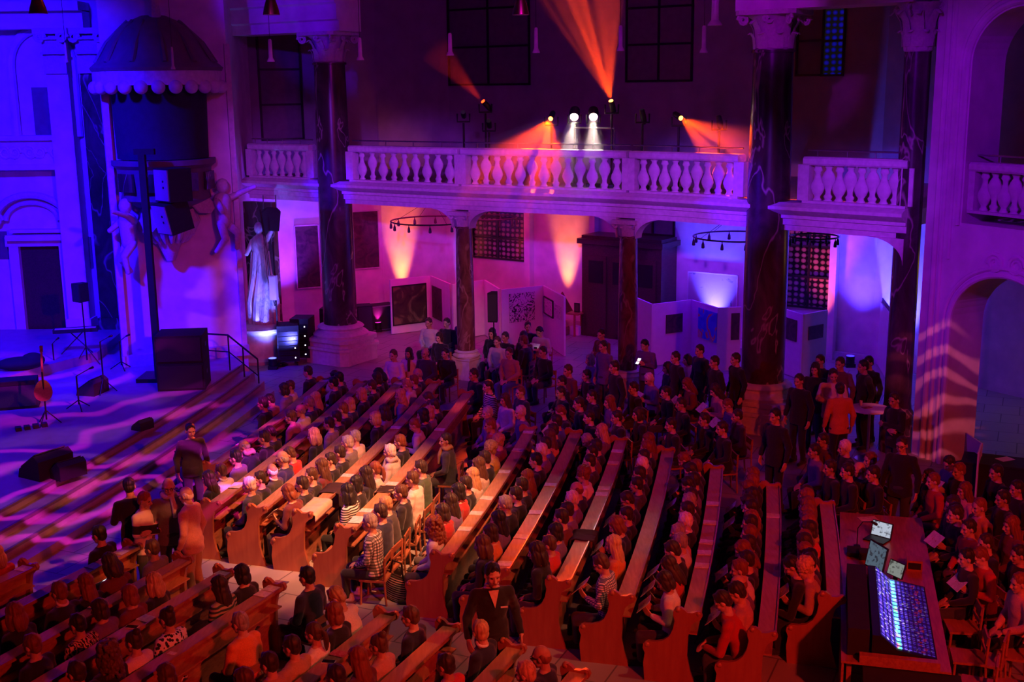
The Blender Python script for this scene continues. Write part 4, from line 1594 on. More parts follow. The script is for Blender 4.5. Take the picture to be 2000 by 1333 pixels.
# ---- who sits where: head position in the photograph, pose, hair, hair colour, top
# the long centre block
MAIN = '''552 755 m s b w;556 781 r s d t;578 760 l o d v;514 792 l s d k;490 843 r s d k;620 716 l s d k;655 716 f s d k;677 721 l s k k;
497 872 f b g n S;539 858 l s d k;576 818 l s b t;590 802 m b g w;603 785 l s g n;637 786 l L y k;653 817 l s d k;668 804 l s r k;691 796 l o y n;
715 725 l s k k;743 735 r w k k;731 752 l s b k;722 771 l o y k;784 770 l L y v S;811 749 r s y w;824 735 l b g n C;748 820 l o y k G;766 803 l w d v;795 735 l s r m;757 741 l o d k;
585 886 r s b r;561 900 l b g n;531 921 n b w d C;511 932 m s d k;494 947 l s w d;430 920 l s b w C;396 931 l L d k;626 852 l w y k;657 818 l s d v;476 898 l s k v;
641 905 l s d k;661 906 m s d k;615 930 l L b m C;628 936 m s b k;680 876 l s g g;708 856 m s g w;571 976 r o r m;600 958 l s d k;
739 916 l p r w;726 938 l L d k;690 966 l w k T;699 940 m o k k;
791 886 l s w w S;803 865 l s r k;831 829 r v r w;867 808 l o y v;869 780 f s b d;850 790 l s d k;838 812 l o k k;
907 862 m s d d S;964 884 l c y y;985 861 l c y m;940 940 l L y w;966 918 l L b w;1036 902 l s k k;1044 868 l s d b;855 921 l s d e;835 939 l s b w;814 963 l s b k;905 962 l o k r;874 994 l o d r;930 900 l s d k;884 945 l s d k;930 985 l L d v;
841 1028 l C r w;790 995 c s y d;728 1022 l s g P w;765 1000 l s d n;
1055 936 l L r m;1013 984 c s g k;996 1021 l L k v;989 1048 l o d o;938 1107 l w b k;1073 881 l s w v;1080 850 l L b p;1012 955 l s d k;1063 835 l s d n;1092 831 l s d b;1035 965 l s d k;
1137 898 l v d d;1139 930 l c r w;1163 881 m s d m;1175 837 f s g k;1166 862 l s d k;1141 960 l b r n;1116 987 l s w v;1088 1021 l s d m;1103 1041 l o k v;1125 1015 l s d v;1070 1090 c w d k;1088 1066 l s b r;1195 795 l L y v;
1232 860 l s r k;1267 867 m s d g;1267 906 l v w n;1249 943 l s d d;1235 977 r s d n G;1231 1033 r o r n;1208 1068 l L y o;1185 1106 r s b X G;1218 905 l s d k;1285 830 l L r m;1250 1005 l s d k;
1365 958 l s w k C;1358 990 c s g p;1357 1019 l s g w;1348 1056 r s d k;1344 1094 r L d r;1317 1133 r o d w;1364 922 l s g k C;1368 900 r s d v;1368 874 l s d k;1352 841 l s r k;1354 817 f s r k;1335 864 r s d k;1330 905 l s d k;1330 950 l s d d;
1440 990 l s r k;1465 976 l w r m;1452 1026 r L r v;1471 1072 c s r w;1456 1113 r b r v;1450 1146 r s d p;1442 899 r s r k;1458 914 l w d k;1442 936 r s d r;1457 848 l s r k;1445 960 l s d k;1478 1010 l s d k;1421 860 l s r k;1447 1242 f s d r;
1578 917 l v r k G;1552 932 l w r m;1588 957 l o r m;1563 968 l s r p;1584 985 l o r v;1567 1000 l L r p;1565 1024 r o r p;1594 1021 l o d r S;1590 1055 l s k n;1566 1083 m s d m;1538 1090 f s k k;1605 1113 r c y t;1545 856 l s d v;1538 897 l L r m;1570 1050 r s r o;1500 1060 l s d k;1520 990 l s d k;1520 1035 r s d k'''
# the block nearest the camera
NEARB = '''111 1022 l w y r;195 1046 l s k k;291 1062 l s b g;175 1139 l L r k;236 1112 r w d m;111 1160 l s r k C;294 1140 l w y k;24 1206 l w r k;244 1176 l o r m;164 1200 l s k Z;230 1190 c o d v;72 1268 l s r k;207 1280 l C b k;286 1258 l u d w;326 1210 l u d H;
427 1147 l L d G;498 1126 l o k k;623 1136 l s k n;591 1190 l p b w;649 1192 l o r k;678 1165 f s y w;527 1232 l s g o;456 1293 l L b k;551 1276 l s d t;602 1250 l s d t;728 1306 l L r m;756 1263 l u b p;819 1210 l s b n;960 1234 n s y n C;1063 1276 l b r n G;1219 1317 l s y k;560 1325 l o r k;690 1330 l s d k;160 1320 l s d k;880 1305 l s d r;20 1330 l s d k;360 1325 l o b k;60 1060 l s d k'''
# loose chairs and standing people: head, pose, hair, colour, top, facing (degrees, 0 = right of the picture, 90 = away), place
FREE = '''772 694 l s b w 240 A;795 689 l o d w 245 A S;831 692 l b r d 240 A C;868 689 l s k k 240 A;881 655 l o d k 240 A;843 633 l s d w 245 A;876 632 l s d k 240 A;893 630 l s g v 240 A;942 653 l L k k 240 A;971 667 l s b w 240 A;995 658 l s d k 230 A;1008 659 l L k m 230 A;1023 669 l s r k 150 A;1031 640 m s d k 245 A;1054 650 r s k w 235 A;994 690 l s b t 235 A F;953 757 l s d T 200 A;986 780 l L b w 215 A;1016 766 l v r n 210 A;1016 806 l s w v 200 A;952 806 l s g v 200 A;957 834 l s r r 190 A;925 735 l s d k 210 A;1060 690 l s d k 220 A;
1152 702 l o g v 200 B;1144 732 l s d k 200 B;1178 676 S s d v 215 B;1194 650 A s d m 215 B;1189 722 S s d k 200 B;1110 727 l s b m 210 B;1095 765 l s d k 200 B;1095 806 r s r k 190 B;1259 671 P s k v 230 B;1272 742 r s w v 200 B;1190 786 l L r v 195 B;1166 772 l s d k 195 B;1097 745 l s d k 200 B;1237 760 l s d k 195 B;1130 790 l s d k 190 B;1150 815 l s d k 190 B;1210 815 l s d k 190 B;1240 810 l o d k 190 B;
1303 719 l L d n 195 C;1319 697 S s d k 200 C;1342 702 l o d w 195 C;1366 683 S s d n 210 C;1391 708 S s d k 200 C;1428 704 S s d k 200 C;1353 752 r L r m 190 C;1394 763 r L d p 190 C;1421 790 r s r v 190 C;1330 790 l s d k 190 C;1439 812 l s d m 190 C;1310 830 l s d k 188 C;1300 765 l s d k 190 C;1375 820 l s d k 188 C;1410 840 l s d k 188 C;
1640 757 S s d o 95 D;1628 738 A s d w 250 D;1670 717 S s d v 225 D;1592 726 S L d k 240 D;1601 702 S s d k 215 D;1697 716 S s k k 215 D;1716 732 S s k k 190 D;1746 785 A s d k 200 D;1513 818 S s k k 215 D;1760 872 S s d k 235 D G;1560 745 S s d k 220 D;
1607 858 l s d m 185 E;1649 878 l s w k 185 E;1676 912 l b r k 185 E;1697 900 l s r k 190 E;1720 935 l s d k 185 E;1655 945 l s d k 182 E;1690 975 l s d k 180 E;1625 915 l s d k 185 E;1735 1000 l s d k 180 E;1590 880 l s d v 185 E;
1855 905 r s d v 200 H;1871 918 l s r k 195 H;1838 962 l s r r 185 H;1874 958 l L r p 190 H;1848 985 l w d k 190 H;1897 995 l v r p 190 H;1866 1008 r s d k 190 H;1958 977 l s d k 185 H;1974 1030 l L r m 185 H;1890 1030 l s d r 190 H;1927 1062 l s d k 185 H;1935 1088 r s r r 185 H;1990 1140 l s r p 185 H;1835 1085 l s k k 180 H;1800 930 l s d k 190 H;1945 925 l s d k 190 H;1985 955 l s d k 190 H;1800 1000 l s k k 180 H;1965 1085 l s d k 185 H'''


def split_(s):
    return [q.split() for q in s.replace('\n', '').split(';') if q.strip()]


def side_label(o, text):
    o['label'] = text


rows = {}
for q in split_(MAIN):
    x, y, pz, hr, hcol, tp_ = int(q[0]), int(q[1]), q[2], q[3], q[4], q[5]
    P = POSES[pz]
    h = at(x, y, P['hz'] * PS)
    v = h - STAGE_C
    v.z = 0
    r = v.length + P['hx'] * PS * PS
    seats = {i: ROWR[i] - .285 for i in range(1, 13)}
    seats[5.5] = ROWR[6] - 1.25
    k = min(seats, key=lambda i: abs(seats[i] - r))
    ang = atan2(v.y, v.x)
    rows.setdefault(('M', k), []).append([ang * 92.0, seats[k], pz, hr, hcol, tp_, ''.join(q[6:])])
for q in split_(NEARB):
    x, y, pz, hr, hcol, tp_ = int(q[0]), int(q[1]), q[2], q[3], q[4], q[5]
    P = POSES[pz]
    h = at(x, y, P['hz'] * PS)
    wv_ = -h.dot(NN) + P['hx'] * PS * PS
    seats = {i: NW[i] - .285 for i in range(1, 10)}
    seats[5.5] = NW[6] - 1.25
    k = min(seats, key=lambda i: abs(seats[i] - wv_))
    rows.setdefault(('N', k), []).append([h.dot(ND), seats[k], pz, hr, hcol, tp_, ''.join(q[6:])])
NCHAIR = 0


def place_chair(loc, yaw, label):
    c = copy_thing(CH, loc, yaw, label, (1.0, 1.0, .90))
    return c


for (blk, k), L in sorted(rows.items(), key=lambda a: (a[0][0], a[0][1])):
    L.sort(key=lambda e: e[0])
    lo = hi = None
    if k != 5.5:
        pth = MAINPATH[k] if blk == 'M' else NPATH[k]
        ss = [(atan2(p[1] - STAGE_C.y, p[0] - STAGE_C.x) * 92.0) if blk == 'M' else Vector((p[0], p[1], 0)).dot(ND) for p in pth]
        lo, hi = min(ss) + .27, max(ss) - .27
    for it in range(60):
        for a, b in zip(L[:-1], L[1:]):
            g = b[0] - a[0]
            if g < .47:
                m_ = (.47 - g) / 2 + .001
                a[0] -= m_
                b[0] += m_
        if lo is not None:
            for e in L:
                e[0] = min(max(e[0], lo), hi)
    n = len(L)
    for j, (s, seat, pz, hr, hcol, tp_, ex) in enumerate(L if blk == 'M' else L[::-1]):
        if blk == 'M':
            a = s / 92.0
            loc = STAGE_C + Vector((cos(a), sin(a), 0)) * seat
            yaw = a + pi
        else:
            loc = ND * s - NN * seat
            yaw = atan2(NN.y, NN.x)
        loc.z = 0
        yaw += rnd.uniform(-.12, .12)
        if j < 2:
            ex += 'F'
        hn, tn = HAIRNAME[hr] % HC[hcol][0], TC[tp_][0]
        if k == 5.5:
            place = 'in chair row between fifth and sixth ' + ('centre' if blk == 'M' else 'near-corner') + ' pews'
            who = '%s person from the aisle ' % ORD[j + 1]
        else:
            place = 'in %s %s pew' % (ORD[k], 'centre-block' if blk == 'M' else 'near-block')
            who = '%s person from the aisle ' % ORD[j + 1]
        lab = who + place + ', ' + hn + ', ' + tn + ' top'
        if k == 5.5:
            lab = who + place
        t = person(loc, yaw, pz, hr, hcol, tp_, rnd.choice('dkndkg'), ex, lab, 'audience seated in the ' + ('centre block' if blk == 'M' else 'near block'))
        if k == 5.5:
            place_chair(loc + Vector((0, 0, 0)), yaw, 'wooden chair of %s person in the row between fifth and sixth %s pews' % (ORD[j + 1], 'centre' if blk == 'M' else 'near'))
        rows[(blk, k)][j if blk == 'M' else n - 1 - j].append(t)

free = []
for q in split_(FREE):
    x, y, pz, hr, hcol, tp_, fd, zone = int(q[0]), int(q[1]), q[2], q[3], q[4], q[5], float(q[6]), q[7]
    P = POSES[pz]
    h = at(x, y, P['hz'] * PS)
    yaw = radians(fd)
    loc = h - Vector((cos(yaw), sin(yaw), 0)) * P['hx'] * PS
    loc.z = 0
    free.append([loc, yaw, pz, hr, hcol, tp_, ''.join(q[8:]), zone, x, y])
for it in range(40):
    for i in range(len(free)):
        for j in range(i + 1, len(free)):
            d = free[j][0] - free[i][0]
            if 0 < d.length < .52:
                m_ = d.normalized() * (.52 - d.length) / 2
                free[i][0] -= m_
                free[j][0] += m_
    for f_ in free:                       # keep clear of columns
        for c, r in ((COL1, 1.15), (COL2, 1.2), (SC1, .75), (SC2, .75), (Vector((8.27, 24.45, 0)), .7), (Vector((at(1699, 798, 1.12).x, at(1699, 798, 1.12).y, 0)), .78)):
            d = f_[0] - c
            if d.length < r:
                f_[0] = c + d.normalized() * r
TA = Vector((1.42, 5.23, 0)).normalized()
for f_ in free:                           # and of the mixing table
    q = f_[0] - Vector((4.06, 13.51, 0))
    v_, u_ = q.dot(TA), q.x * TA.y - q.y * TA.x
    if -.3 < v_ < 6.0 and -.4 < u_ < 1.75:
        if v_ > 4.9:
            f_[0] = f_[0] + TA * (6.0 - v_)
        else:
            f_[0] = f_[0] + Vector((TA.y, -TA.x, 0)) * (1.75 - u_)
ZN = {'A': 'by first small column', 'B': 'by second small column', 'C': 'before great veined column', 'D': 'near round table', 'E': 'behind last centre pew', 'H': 'beyond mixing desk'}
cnt = {}
for f_ in sorted(free, key=lambda f_: f_[8]):
    loc, yaw, pz, hr, hcol, tp_, ex, zone, x, y = f_
    cnt[zone] = cnt.get(zone, 0) + 1
    hn, tn = HAIRNAME[hr] % HC[hcol][0], TC[tp_][0]
    st_ = POSES[pz]['stand']
    ex += 'F'
    lab = '%s person from stage side %s, %s, %s top' % (ORD[cnt[zone]], ZN[zone], hn, tn)
    f_.append(person(loc, yaw, pz, hr, hcol, tp_, 'b' if (x, y) == (994, 690) else rnd.choice('dkndk'), ex, lab, ('people standing ' if st_ else 'people seated ') + ZN[zone]))
    if not st_:
        place_chair(loc, yaw, 'wooden chair under the %s person from stage side %s' % (ORD[cnt[zone]], ZN[zone]))


def standing(x, y, pz, hr, hcol, tp_, bot, fd, ex, label, size=1.0):
    P = POSES[pz]
    h = at(x, y, P['hz'] * size * PS)
    yaw = radians(fd)
    loc = h - Vector((cos(yaw), sin(yaw), 0)) * P['hx'] * size * PS
    loc.z = 0
    return person(loc, yaw, pz, hr, hcol, tp_, bot, ex, label, 'people standing in the aisle', size)


w1 = standing(283, 978, 'A', 's', 'r', 'B', 'd', -20, '', 'standing person in a cream sweater with a broad black band, arms folded', .93)
standing(329, 952, 'S', 'b', 'r', 'g', 'd', -70, 'SG', 'standing balding person with glasses, grey-blue jacket and dark scarf', 1.02)
standing(363, 968, 'S', 'b', 'w', 'p', 't', 165, 'C', 'standing white-haired person in a salmon shirt and beige trousers', .98)
standing(252, 952, 'P', 's', 'k', 'k', 'k', 120, '', 'dark-clothed person at the steps filming with a lit screen', 1.0)
standing(372, 842, 'S', 's', 'k', 'd', 'd', -60, '', 'person in a dark grey coat standing at the steps before the first pew', .95)
standing(350, 893, 'l', 's', 'd', 'v', 'd', 200, '', 'person crouched on the lowest step beside the coat-wearing person', .9)
standing(962, 1124, 'W', 's', 'k', 'k', 'k', -78, 'C', 'person in a black open-necked shirt walking up the aisle towards the camera', 1.06)
# the open neck and the name badge of the person in the aisle
pw = PEOPLE[-1][0]
MB().plate([(-.055, 0), (.055, 0), (.0, -.17)], (.118, 0, 1.475), (0, 1, 0), (-.42, 0, 1), (.008, 0, 0)).build('open_neck', M['skin'], pw).color = (.60, .35, .25, 1)
MB().box((.178, .10, 1.30), (.008, .075, .016)).build('name_badge', M['paper'], pw)

# ================================================================ THINGS
M['print'] = None


def print_mat(name, base, ink, sx=70, sy=16):
    m, nt, b = nodes(name)
    v = coords(nt)
    br = N(nt, 'TexBrick', Scale=1.0)
    br.offset = .37
    br.inputs['Brick Width'].default_value = .018
    br.inputs['Row Height'].default_value = .012
    br.inputs['Mortar Size'].default_value = .0035
    br.inputs['Color1'].default_value = (*ink, 1)
    br.inputs['Color2'].default_value = (*[x * 1.5 for x in ink], 1)
    br.inputs['Mortar'].default_value = (*base, 1)
    nt.links.new(v, br.inputs['Vector'])
    vo = N(nt, 'TexNoise', Scale=14.0)
    nt.links.new(v, vo.inputs['Vector'])
    f = ramp(nt, vo.outputs['Fac'], [(.46, (0, 0, 0)), (.52, (1, 1, 1))])
    mx = N(nt, 'MixRGB')
    nt.links.new(f, mx.inputs['Fac'])
    mx.inputs['Color1'].default_value = (*base, 1)
    nt.links.new(br.outputs['Color'], mx.inputs['Color2'])
    nt.links.new(mx.outputs[0], b.inputs['Base Color'])
    b.inputs['Roughness'].default_value = .6
    return m


M['print'] = print_mat('printed_paper', (.80, .76, .71), (.30, .27, .27))
M['print_red'] = print_mat('printed_cover', (.42, .05, .06), (.6, .3, .25))
BOOK_OPEN = MB().plate([(-.148, 0), (0, -.012), (.148, 0), (.148, .005), (0, -.006), (-.148, .005)], (0, -.105, 0), (1, 0, 0), (0, 0, 1), (0, .21, 0)).mesh('booklet', [M['print']], 30)
BOOK = MB().box((0, 0, .004), (.15, .21, .008)).mesh('booklet', [M['print']], 30)
BOOKR = MB().box((0, 0, .004), (.15, .21, .008)).mesh('booklet', [M['print_red']], 30)
PHONE = MB().box((0, 0, .005), (.085, .17, .01)).mesh('phone', [M['black_gloss']], 30)

# booklets lying on the pew ledges: pixel, row, kind
LB = '''460 868 M1 b;479 862 M1 r;637 744 M1 b;462 950 M2 o;771 750 M3 b;684 930 M4 b;776 836 M4 b;690 1017 M5 o;712 998 M5 b;770 946 M5 b;864 840 M5 b;
953 974 M6 b;935 1004 M6 b;906 1034 M6 b;983 922 M6 b;1011 880 M6 b;1031 845 M6 b;1047 1002 M7 b;1016 1049 M7 b;985 1102 M7 b;1076 948 M7 b;1171 966 M8 b;1176 954 M8 b;1195 905 M8 b;1203 882 M8 b;
1395 985 M10 b;1388 1022 M10 b;1384 1060 M10 b;1379 1081 M10 b;1373 1106 M10 b;1507 1008 M11 b;38 1110 N1 b;178 1106 N2 b;207 1092 N2 b;232 1079 N2 b;175 1183 N3 b;203 1180 N3 s;288 1210 N4 b;428 1120 N4 b;505 1160 N5 b;523 1150 N5 b;537 1139 N5 b;351 1281 N5 s;664 1279 N6 r;650 1296 N6 p;266 1228 N4 p'''
lbc = {}
for q in split_(LB):
    x, y, row, kd = int(q[0]), int(q[1]), q[2], q[3]
    p = at(x, y, 1.0)
    k = int(row[1:])
    if row[0] == 'M':
        v = p - STAGE_C
        v.z = 0
        u = v.normalized()
        loc = STAGE_C + u * (ROWR[k] - .002)
    else:
        u = -NN
        s = p.dot(ND)
        loc = ND * s - NN * (NW[k] - .002)
    loc.z = 1.0012
    yaw = atan2(u.y, u.x) + pi / 2 + rnd.uniform(-.12, .12)
    lbc[row] = lbc.get(row, 0) + 1
    blk = ('%s centre-block' if row[0] == 'M' else '%s near-block') % ORD[k]
    if kd == 'p':
        t = thing('phone', loc, yaw + .3, 'dark phone lying on the ledge of the %s pew' % blk, 'phone')
        MB().box((0, 0, .005), (.085, .17, .01)).build('case', M['paper'], t)
        MB().box((0, 0, .0112), (.074, .155, .002)).build('screen', M['black_gloss'], t)
    else:
        nm = {'b': 'white printed', 'r': 'dark red', 'o': 'open white', 's': 'small white'}[kd]
        o = put('booklet', {'b': BOOK, 'r': BOOKR, 'o': BOOK_OPEN, 's': BOOK}[kd], None, loc + Vector((0, 0, .012 if kd == 'o' else 0)), yaw, label='%s booklet, number %d along the ledge of the %s pew' % (nm, lbc[row], blk), cat='booklet', group='programme booklets on the ledges')
        o['label'] = '%s booklet on the %s pew ledge, %s of its row counted in order' % (nm, blk, ORD[lbc[row]])
        if kd == 's':
            o.scale = (.45, .5, 1)
        elif kd == 'b':
            o.scale = (1.15, 1.0, 1)
# the ledge booklets get an honest order: from the aisle end
bk = {}
for o in list(COL.objects):
    if o.name.startswith('booklet') and o.parent is None and o.get('label', '').find('counted in order') > 0:
        key = o['label'].split(' on the ')[1].split(' ledge')[0]
        bk.setdefault(key, []).append(o)
for key, L in bk.items():
    L.sort(key=lambda o: (o.location.y if 'centre' in key else -o.location.y))
    for j, o in enumerate(L):
        nm = o['label'].split(' booklet')[0]
        o['label'] = '%s booklet on the ledge of the %s' % (nm, key) + ('' if len(L) == 1 else ', %s from the aisle' % ORD[j + 1])

# booklets and phones held in the hand
for t, hn, tn, pz in PEOPLE:
    P = POSES[pz]
    if P['held'] is None:
        continue
    mw = Matrix.Translation(t.location) @ Matrix.Rotation(t.rotation_euler.z, 4, 'Z') @ Matrix.Diagonal((*t.scale, 1)) @ P['held'] @ Matrix.Rotation(pi / 2, 4, 'Z')
    if pz == 'P':
        o = thing('phone', (0, 0, 0), 0, 'lit phone held up by the ' + ('dark-clothed person at the steps' if t['label'].startswith('dark') else 'person standing by second small column'), 'phone')
        o.matrix_world = mw
        MB().box((0, 0, 0), (.085, .17, .01)).build('case', M['black'], o)
        MB().box((0, 0, .006), (.076, .155, .003)).build('screen', emit('screen_glow_%d' % len(bpy.data.materials), (.85, .9, 1.0), 2.2), o)
    else:
        o = put('booklet', BOOK_OPEN, None, label='x', cat='booklet', group='programme booklets held by readers')
        o.matrix_world = mw
        w_ = t['label'].split(',')[0]
        o['label'] = 'open booklet held by the ' + w_
# lit phones in laps
for i, (x, y, z, lab) in enumerate(((209, 1137, .95, 'glowing phone in the hands of a dark-haired person behind the second near-block pew'), (1046, 680, .9, 'glowing phone in front of the white panels at the first small column'), (1071, 806, .9, 'glowing phone lighting a booklet on the seats by the second small column'), (716, 772, .9, 'small glowing phone in the crowd by the first marble column'))):
    p = at(x, y, z)
    o = thing('phone', p, rnd.uniform(0, 3), lab, 'phone')
    o.rotation_euler = (-.5, .1, rnd.uniform(-.6, .6))
    MB().box((0, 0, 0), (.085, .17, .01)).build('case', M['black'], o)
    MB().box((0, 0, .006), (.076, .155, .003)).build('screen', emit('screen_lit_%d' % i, (.9, .92, 1.0), 2.5), o)

# coats and scarves on the ledges


def drape(name, x, y, row, ln, m, label, cat, drop=.35):
    """cloth folded over a ledge"""
    k = int(row[1:])
    p = at(x, y, 1.0)
    v = p - STAGE_C
    v.z = 0
    u = v.normalized()
    loc = STAGE_C + u * ROWR[k]
    loc.z = 1.0
    mb = MB()
    nx, ny = 22, 16
    V = []
    for i in range(nx + 1):
        for j in range(ny + 1):
            a = (j / ny - .5) * (.34 + 2 * drop)
            xx = max(-.15, min(.15, a))
            over = abs(a) - .15
            z = .022 if over < 0 else .02 - over
            xx += (.012 * (1 if a > 0 else -1)) if over > 0 else 0
            yy = (i / nx - .5) * ln
            nz = noise.noise(Vector((xx * 6, yy * 9, z * 5 + k)))
            V.append((xx + (.02 + .02 * abs(nz)) * (1 if a > 0 else -1) * (1 if over > 0 else 0), yy + .03 * nz, z + .02 * abs(nz)))
    Fq = [(i * (ny + 1) + j, i * (ny + 1) + j + 1, (i + 1) * (ny + 1) + j + 1, (i + 1) * (ny + 1) + j) for i in range(nx) for j in range(ny)]
    mb.add(V, Fq)
    o = mb.build(name, m, None, 80, loc, atan2(u.y, u.x), label=label, cat=cat)
    sd = o.modifiers.new('s', 'SOLIDIFY')
    sd.thickness = .014
    return o


M['coat_cream'] = mat('coat_cream', (.62, .50, .38), .9)
M['coat_dark'] = mat('coat_dark', (.05, .025, .03), .9)
M['scarf_striped'] = pattern('scarf_striped', 'stripe', (.04, .02, .02), (.55, .40, .28), 14)
drape('coat', 600, 990, 'M4', .75, M['coat_cream'], 'cream coat folded over the near end of the fourth centre-block pew', 'coat', .12)
drape('coat', 655, 955, 'M4', .5, M['coat_dark'], 'dark coat hanging down over the fourth centre-block pew', 'coat', .5)
drape('scarf', 757, 958, 'M5', .32, M['scarf_striped'], 'striped scarf bundled over the ledge of the fifth centre-block pew', 'scarf', .1)
drape('coat', 1146, 1048, 'M8', .45, M['coat_dark'], 'dark coat bunched over the ledge of the eighth centre-block pew', 'coat', .15)


def bag(x, y, z, m, label, s=1.0, rz=0.0, strap=True):
    t = thing('bag', at(x, y, z), rz, label, 'bag')
    b = MB()
    rings(b, [(0, 0, .06 * s, .17 * s), (0, .05 * s, .075 * s, .19 * s), (0, .2 * s, .065 * s, .18 * s), (0, .3 * s, .04 * s, .16 * s)])
    b.build('body', m, t, 60)
    if strap:
        MB().tube([(0, -.12 * s, .29 * s), (.02, -.08 * s, .48 * s), (.02, .08 * s, .48 * s), (0, .12 * s, .29 * s)], .012 * s, 8).build('handle', M['black'], t)
    return t


bag(548, 1060, 0, M['spots'], 'patterned bag hanging beside the end of the fourth centre-block pew', 1.2, .3)
bag(776, 1172, 0, M['stripes'], 'striped cloth bag standing behind the plaid-shirted person', 1.3, .8)
bag(1188, 1222, .35, M['black'], 'black handbag at the side of the checked-shirt reader', 1.0, .5)
bag(1320, 1195, .5, M['paper'], 'pale bag on the pew beside the white-topped reader', 1.2, .2)
t = thing('bottle', at(1113, 1240, 0), 0, 'dark glass bottle standing on the floor by the ninth centre-block pew', 'bottle')
MB().lathe([(.036, 0), (.038, .01), (.038, .17), (.03, .21), (.014, .25), (.014, .30)], n=18).build('body', M['black_gloss'], t)
MB().lathe([(.016, .295), (.016, .325)], n=14).build('cap', M['steel'], t)

# ---- exhibition walls
EXH = 1.8


def exhibition(pts, label, ztop=EXH):
    P = [at(x, y, ztop) for x, y in pts]
    t = thing('exhibition_wall', (P[0].x, P[0].y, 0), 0, label, 'display panel', 'white exhibition walls in the side aisle')
    for a, b in zip(P[:-1], P[1:]):
        d = (b - a)
        d.z = 0
        n = Vector((-d.y, d.x, 0)).normalized() * .06
        if n.y < 0:
            n = -n
        o = t.location
        MB().slab([(a - o)[:2], (b - o)[:2], (b - o + n)[:2], (a - o + n)[:2]], .02, ztop).build('panel', M['white_panel'], t)
    return [p.copy() for p in P]


E1 = exhibition([(762, 547), (840, 539), (878, 555)], 'white display wall with a large dark painting, left of the slender red column')
E2 = exhibition([(884, 556), (945, 547), (974, 565)], 'white display wall directly behind the slender red column')
E3 = exhibition([(980, 566), (1060, 558), (1101, 580)], 'white display wall with a square black and white print')
E4 = exhibition([(1238, 580), (1273, 595), (1350, 586), (1402, 602), (1448, 600)], 'white display wall between the second small column and the veined column')
E5 = exhibition([(1524, 602), (1569, 615), (1617, 606)], 'white display wall just right of the great veined column')
E6 = exhibition([(1612, 572), (1713, 576), (1743, 615)], 'white display wall with a large text panel near the blue wall')


def art(name, seg, x0, y0, x1, y1, m, label, frame=None, off=.02, cat='picture'):
    a, b = seg
    A = online(x0, y1, a, b)
    B = online(x1, y1, a, b)
    zt = (online(x0, y0, a, b).z + online(x1, y0, a, b).z) / 2
    z0 = (A.z + B.z) / 2
    d = Vector((B.x - A.x, B.y - A.y, 0))
    L = d.length
    d.normalize()
    n = Vector((d.y, -d.x, 0))
    c = (A + B) / 2 + n * off
    t = thing(name, (c.x, c.y, z0), atan2(d.y, d.x), label, cat, 'pictures in the side aisle')
    H = max(.1, zt - z0)
    MB().box((0, .005, H / 2), (L, .02, H)).build('canvas', m, t)
    if frame:
        mb = MB()
        w_ = .035
        for sx in (-1, 1):
            mb.box((sx * L / 2, 0, H / 2), (w_, .035, H + w_))
        for z in (0, H):
            mb.box((0, 0, z), (L + w_, .035, w_))
        mb.build('frame', frame, t)
    return t


def blotch(name, stops, scale, dist=1.5, rough=.6):
    m, nt, b = nodes(name)
    v = coords(nt)
    nz = N(nt, 'TexNoise', Scale=scale, Detail=4.0, Distortion=dist)
    nt.links.new(v, nz.inputs['Vector'])
    nt.links.new(ramp(nt, nz.outputs['Fac'], stops), b.inputs['Base Color'])
    b.inputs['Roughness'].default_value = rough
    return m


M['art_green'] = blotch('painting_dark_green', [(.3, (.02, .015, .015)), (.48, (.05, .06, .02)), (.58, (.14, .22, .06)), (.72, (.30, .03, .03))], 1.6)
M['art_bw'] = blotch('print_black_white', [(.40, (.02, .02, .03)), (.46, (.7, .68, .66)), (.54, (.75, .73, .7)), (.60, (.04, .04, .05))], 4.2, 2.5)
M['art_line'] = blotch('drawing_lines', [(.44, (.72, .70, .68)), (.485, (.1, .1, .1)), (.5, (.72, .70, .68)), (.9, (.74, .72, .7))], 5, 2.0)
M['art_dark'] = blotch('picture_dark', [(.3, (.03, .015, .02)), (.6, (.10, .05, .05)), (.8, (.18, .10, .09))], 3)
M['art_blue'] = blotch('painting_blue_orange', [(.36, (.02, .08, .65)), (.48, (.05, .18, .75)), (.54, (.75, .25, .06)), (.66, (.7, .62, .5))], 1.9)
M['art_sketch'] = blotch('drawing_mauve', [(.4, (.52, .46, .50)), (.62, (.55, .50, .53)), (.70, (.2, .16, .2))], 2.4)
M['art_text'] = print_mat('text_panel', (.60, .58, .60), (.22, .2, .24))
art('painting', E1[0:2], 768, 557, 833, 632, M['art_green'], 'large dark painting with green and red blotches on a white display wall', M['black'])
art('painting', E1[1:3], 846, 562, 864, 624, M['art_dark'], 'narrow dark picture round the corner from the green painting')
art('print', E3[0:2], 995, 572, 1044, 628, M['art_bw'], 'square black and white print on a white display wall')
art('drawing', E3[1:3], 1064, 584, 1081, 616, M['art_line'], 'framed line drawing at the right end of the display wall', M['iron'])
art('drawing', E3[1:3], 1084, 596, 1096, 622, M['art_line'], 'smaller round line drawing at the edge of the display wall')
art('picture', E4[1:3], 1300, 614, 1332, 650, M['art_dark'], 'small dark picture on the display wall by the second small column')
art('painting', E4[2:4], 1364, 606, 1400, 664, M['art_blue'], 'bright blue and orange painting on the display wall')
art('picture', E4[3:5], 1427, 612, 1443, 664, M['art_dark'], 'tall dark picture with pale lettering beside the veined column')
art('picture', E5[0:2], 1530, 622, 1556, 664, M['art_dark'], 'dark picture on the panel next to the veined column')
art('picture', E5[1:3], 1578, 636, 1606, 662, M['art_dark'], 'small dark picture on the panel by the standing group')
art('poster', E6[0:2], 1632, 580, 1704, 668, M['art_text'], 'large pale text panel on the display wall by the blue wall')
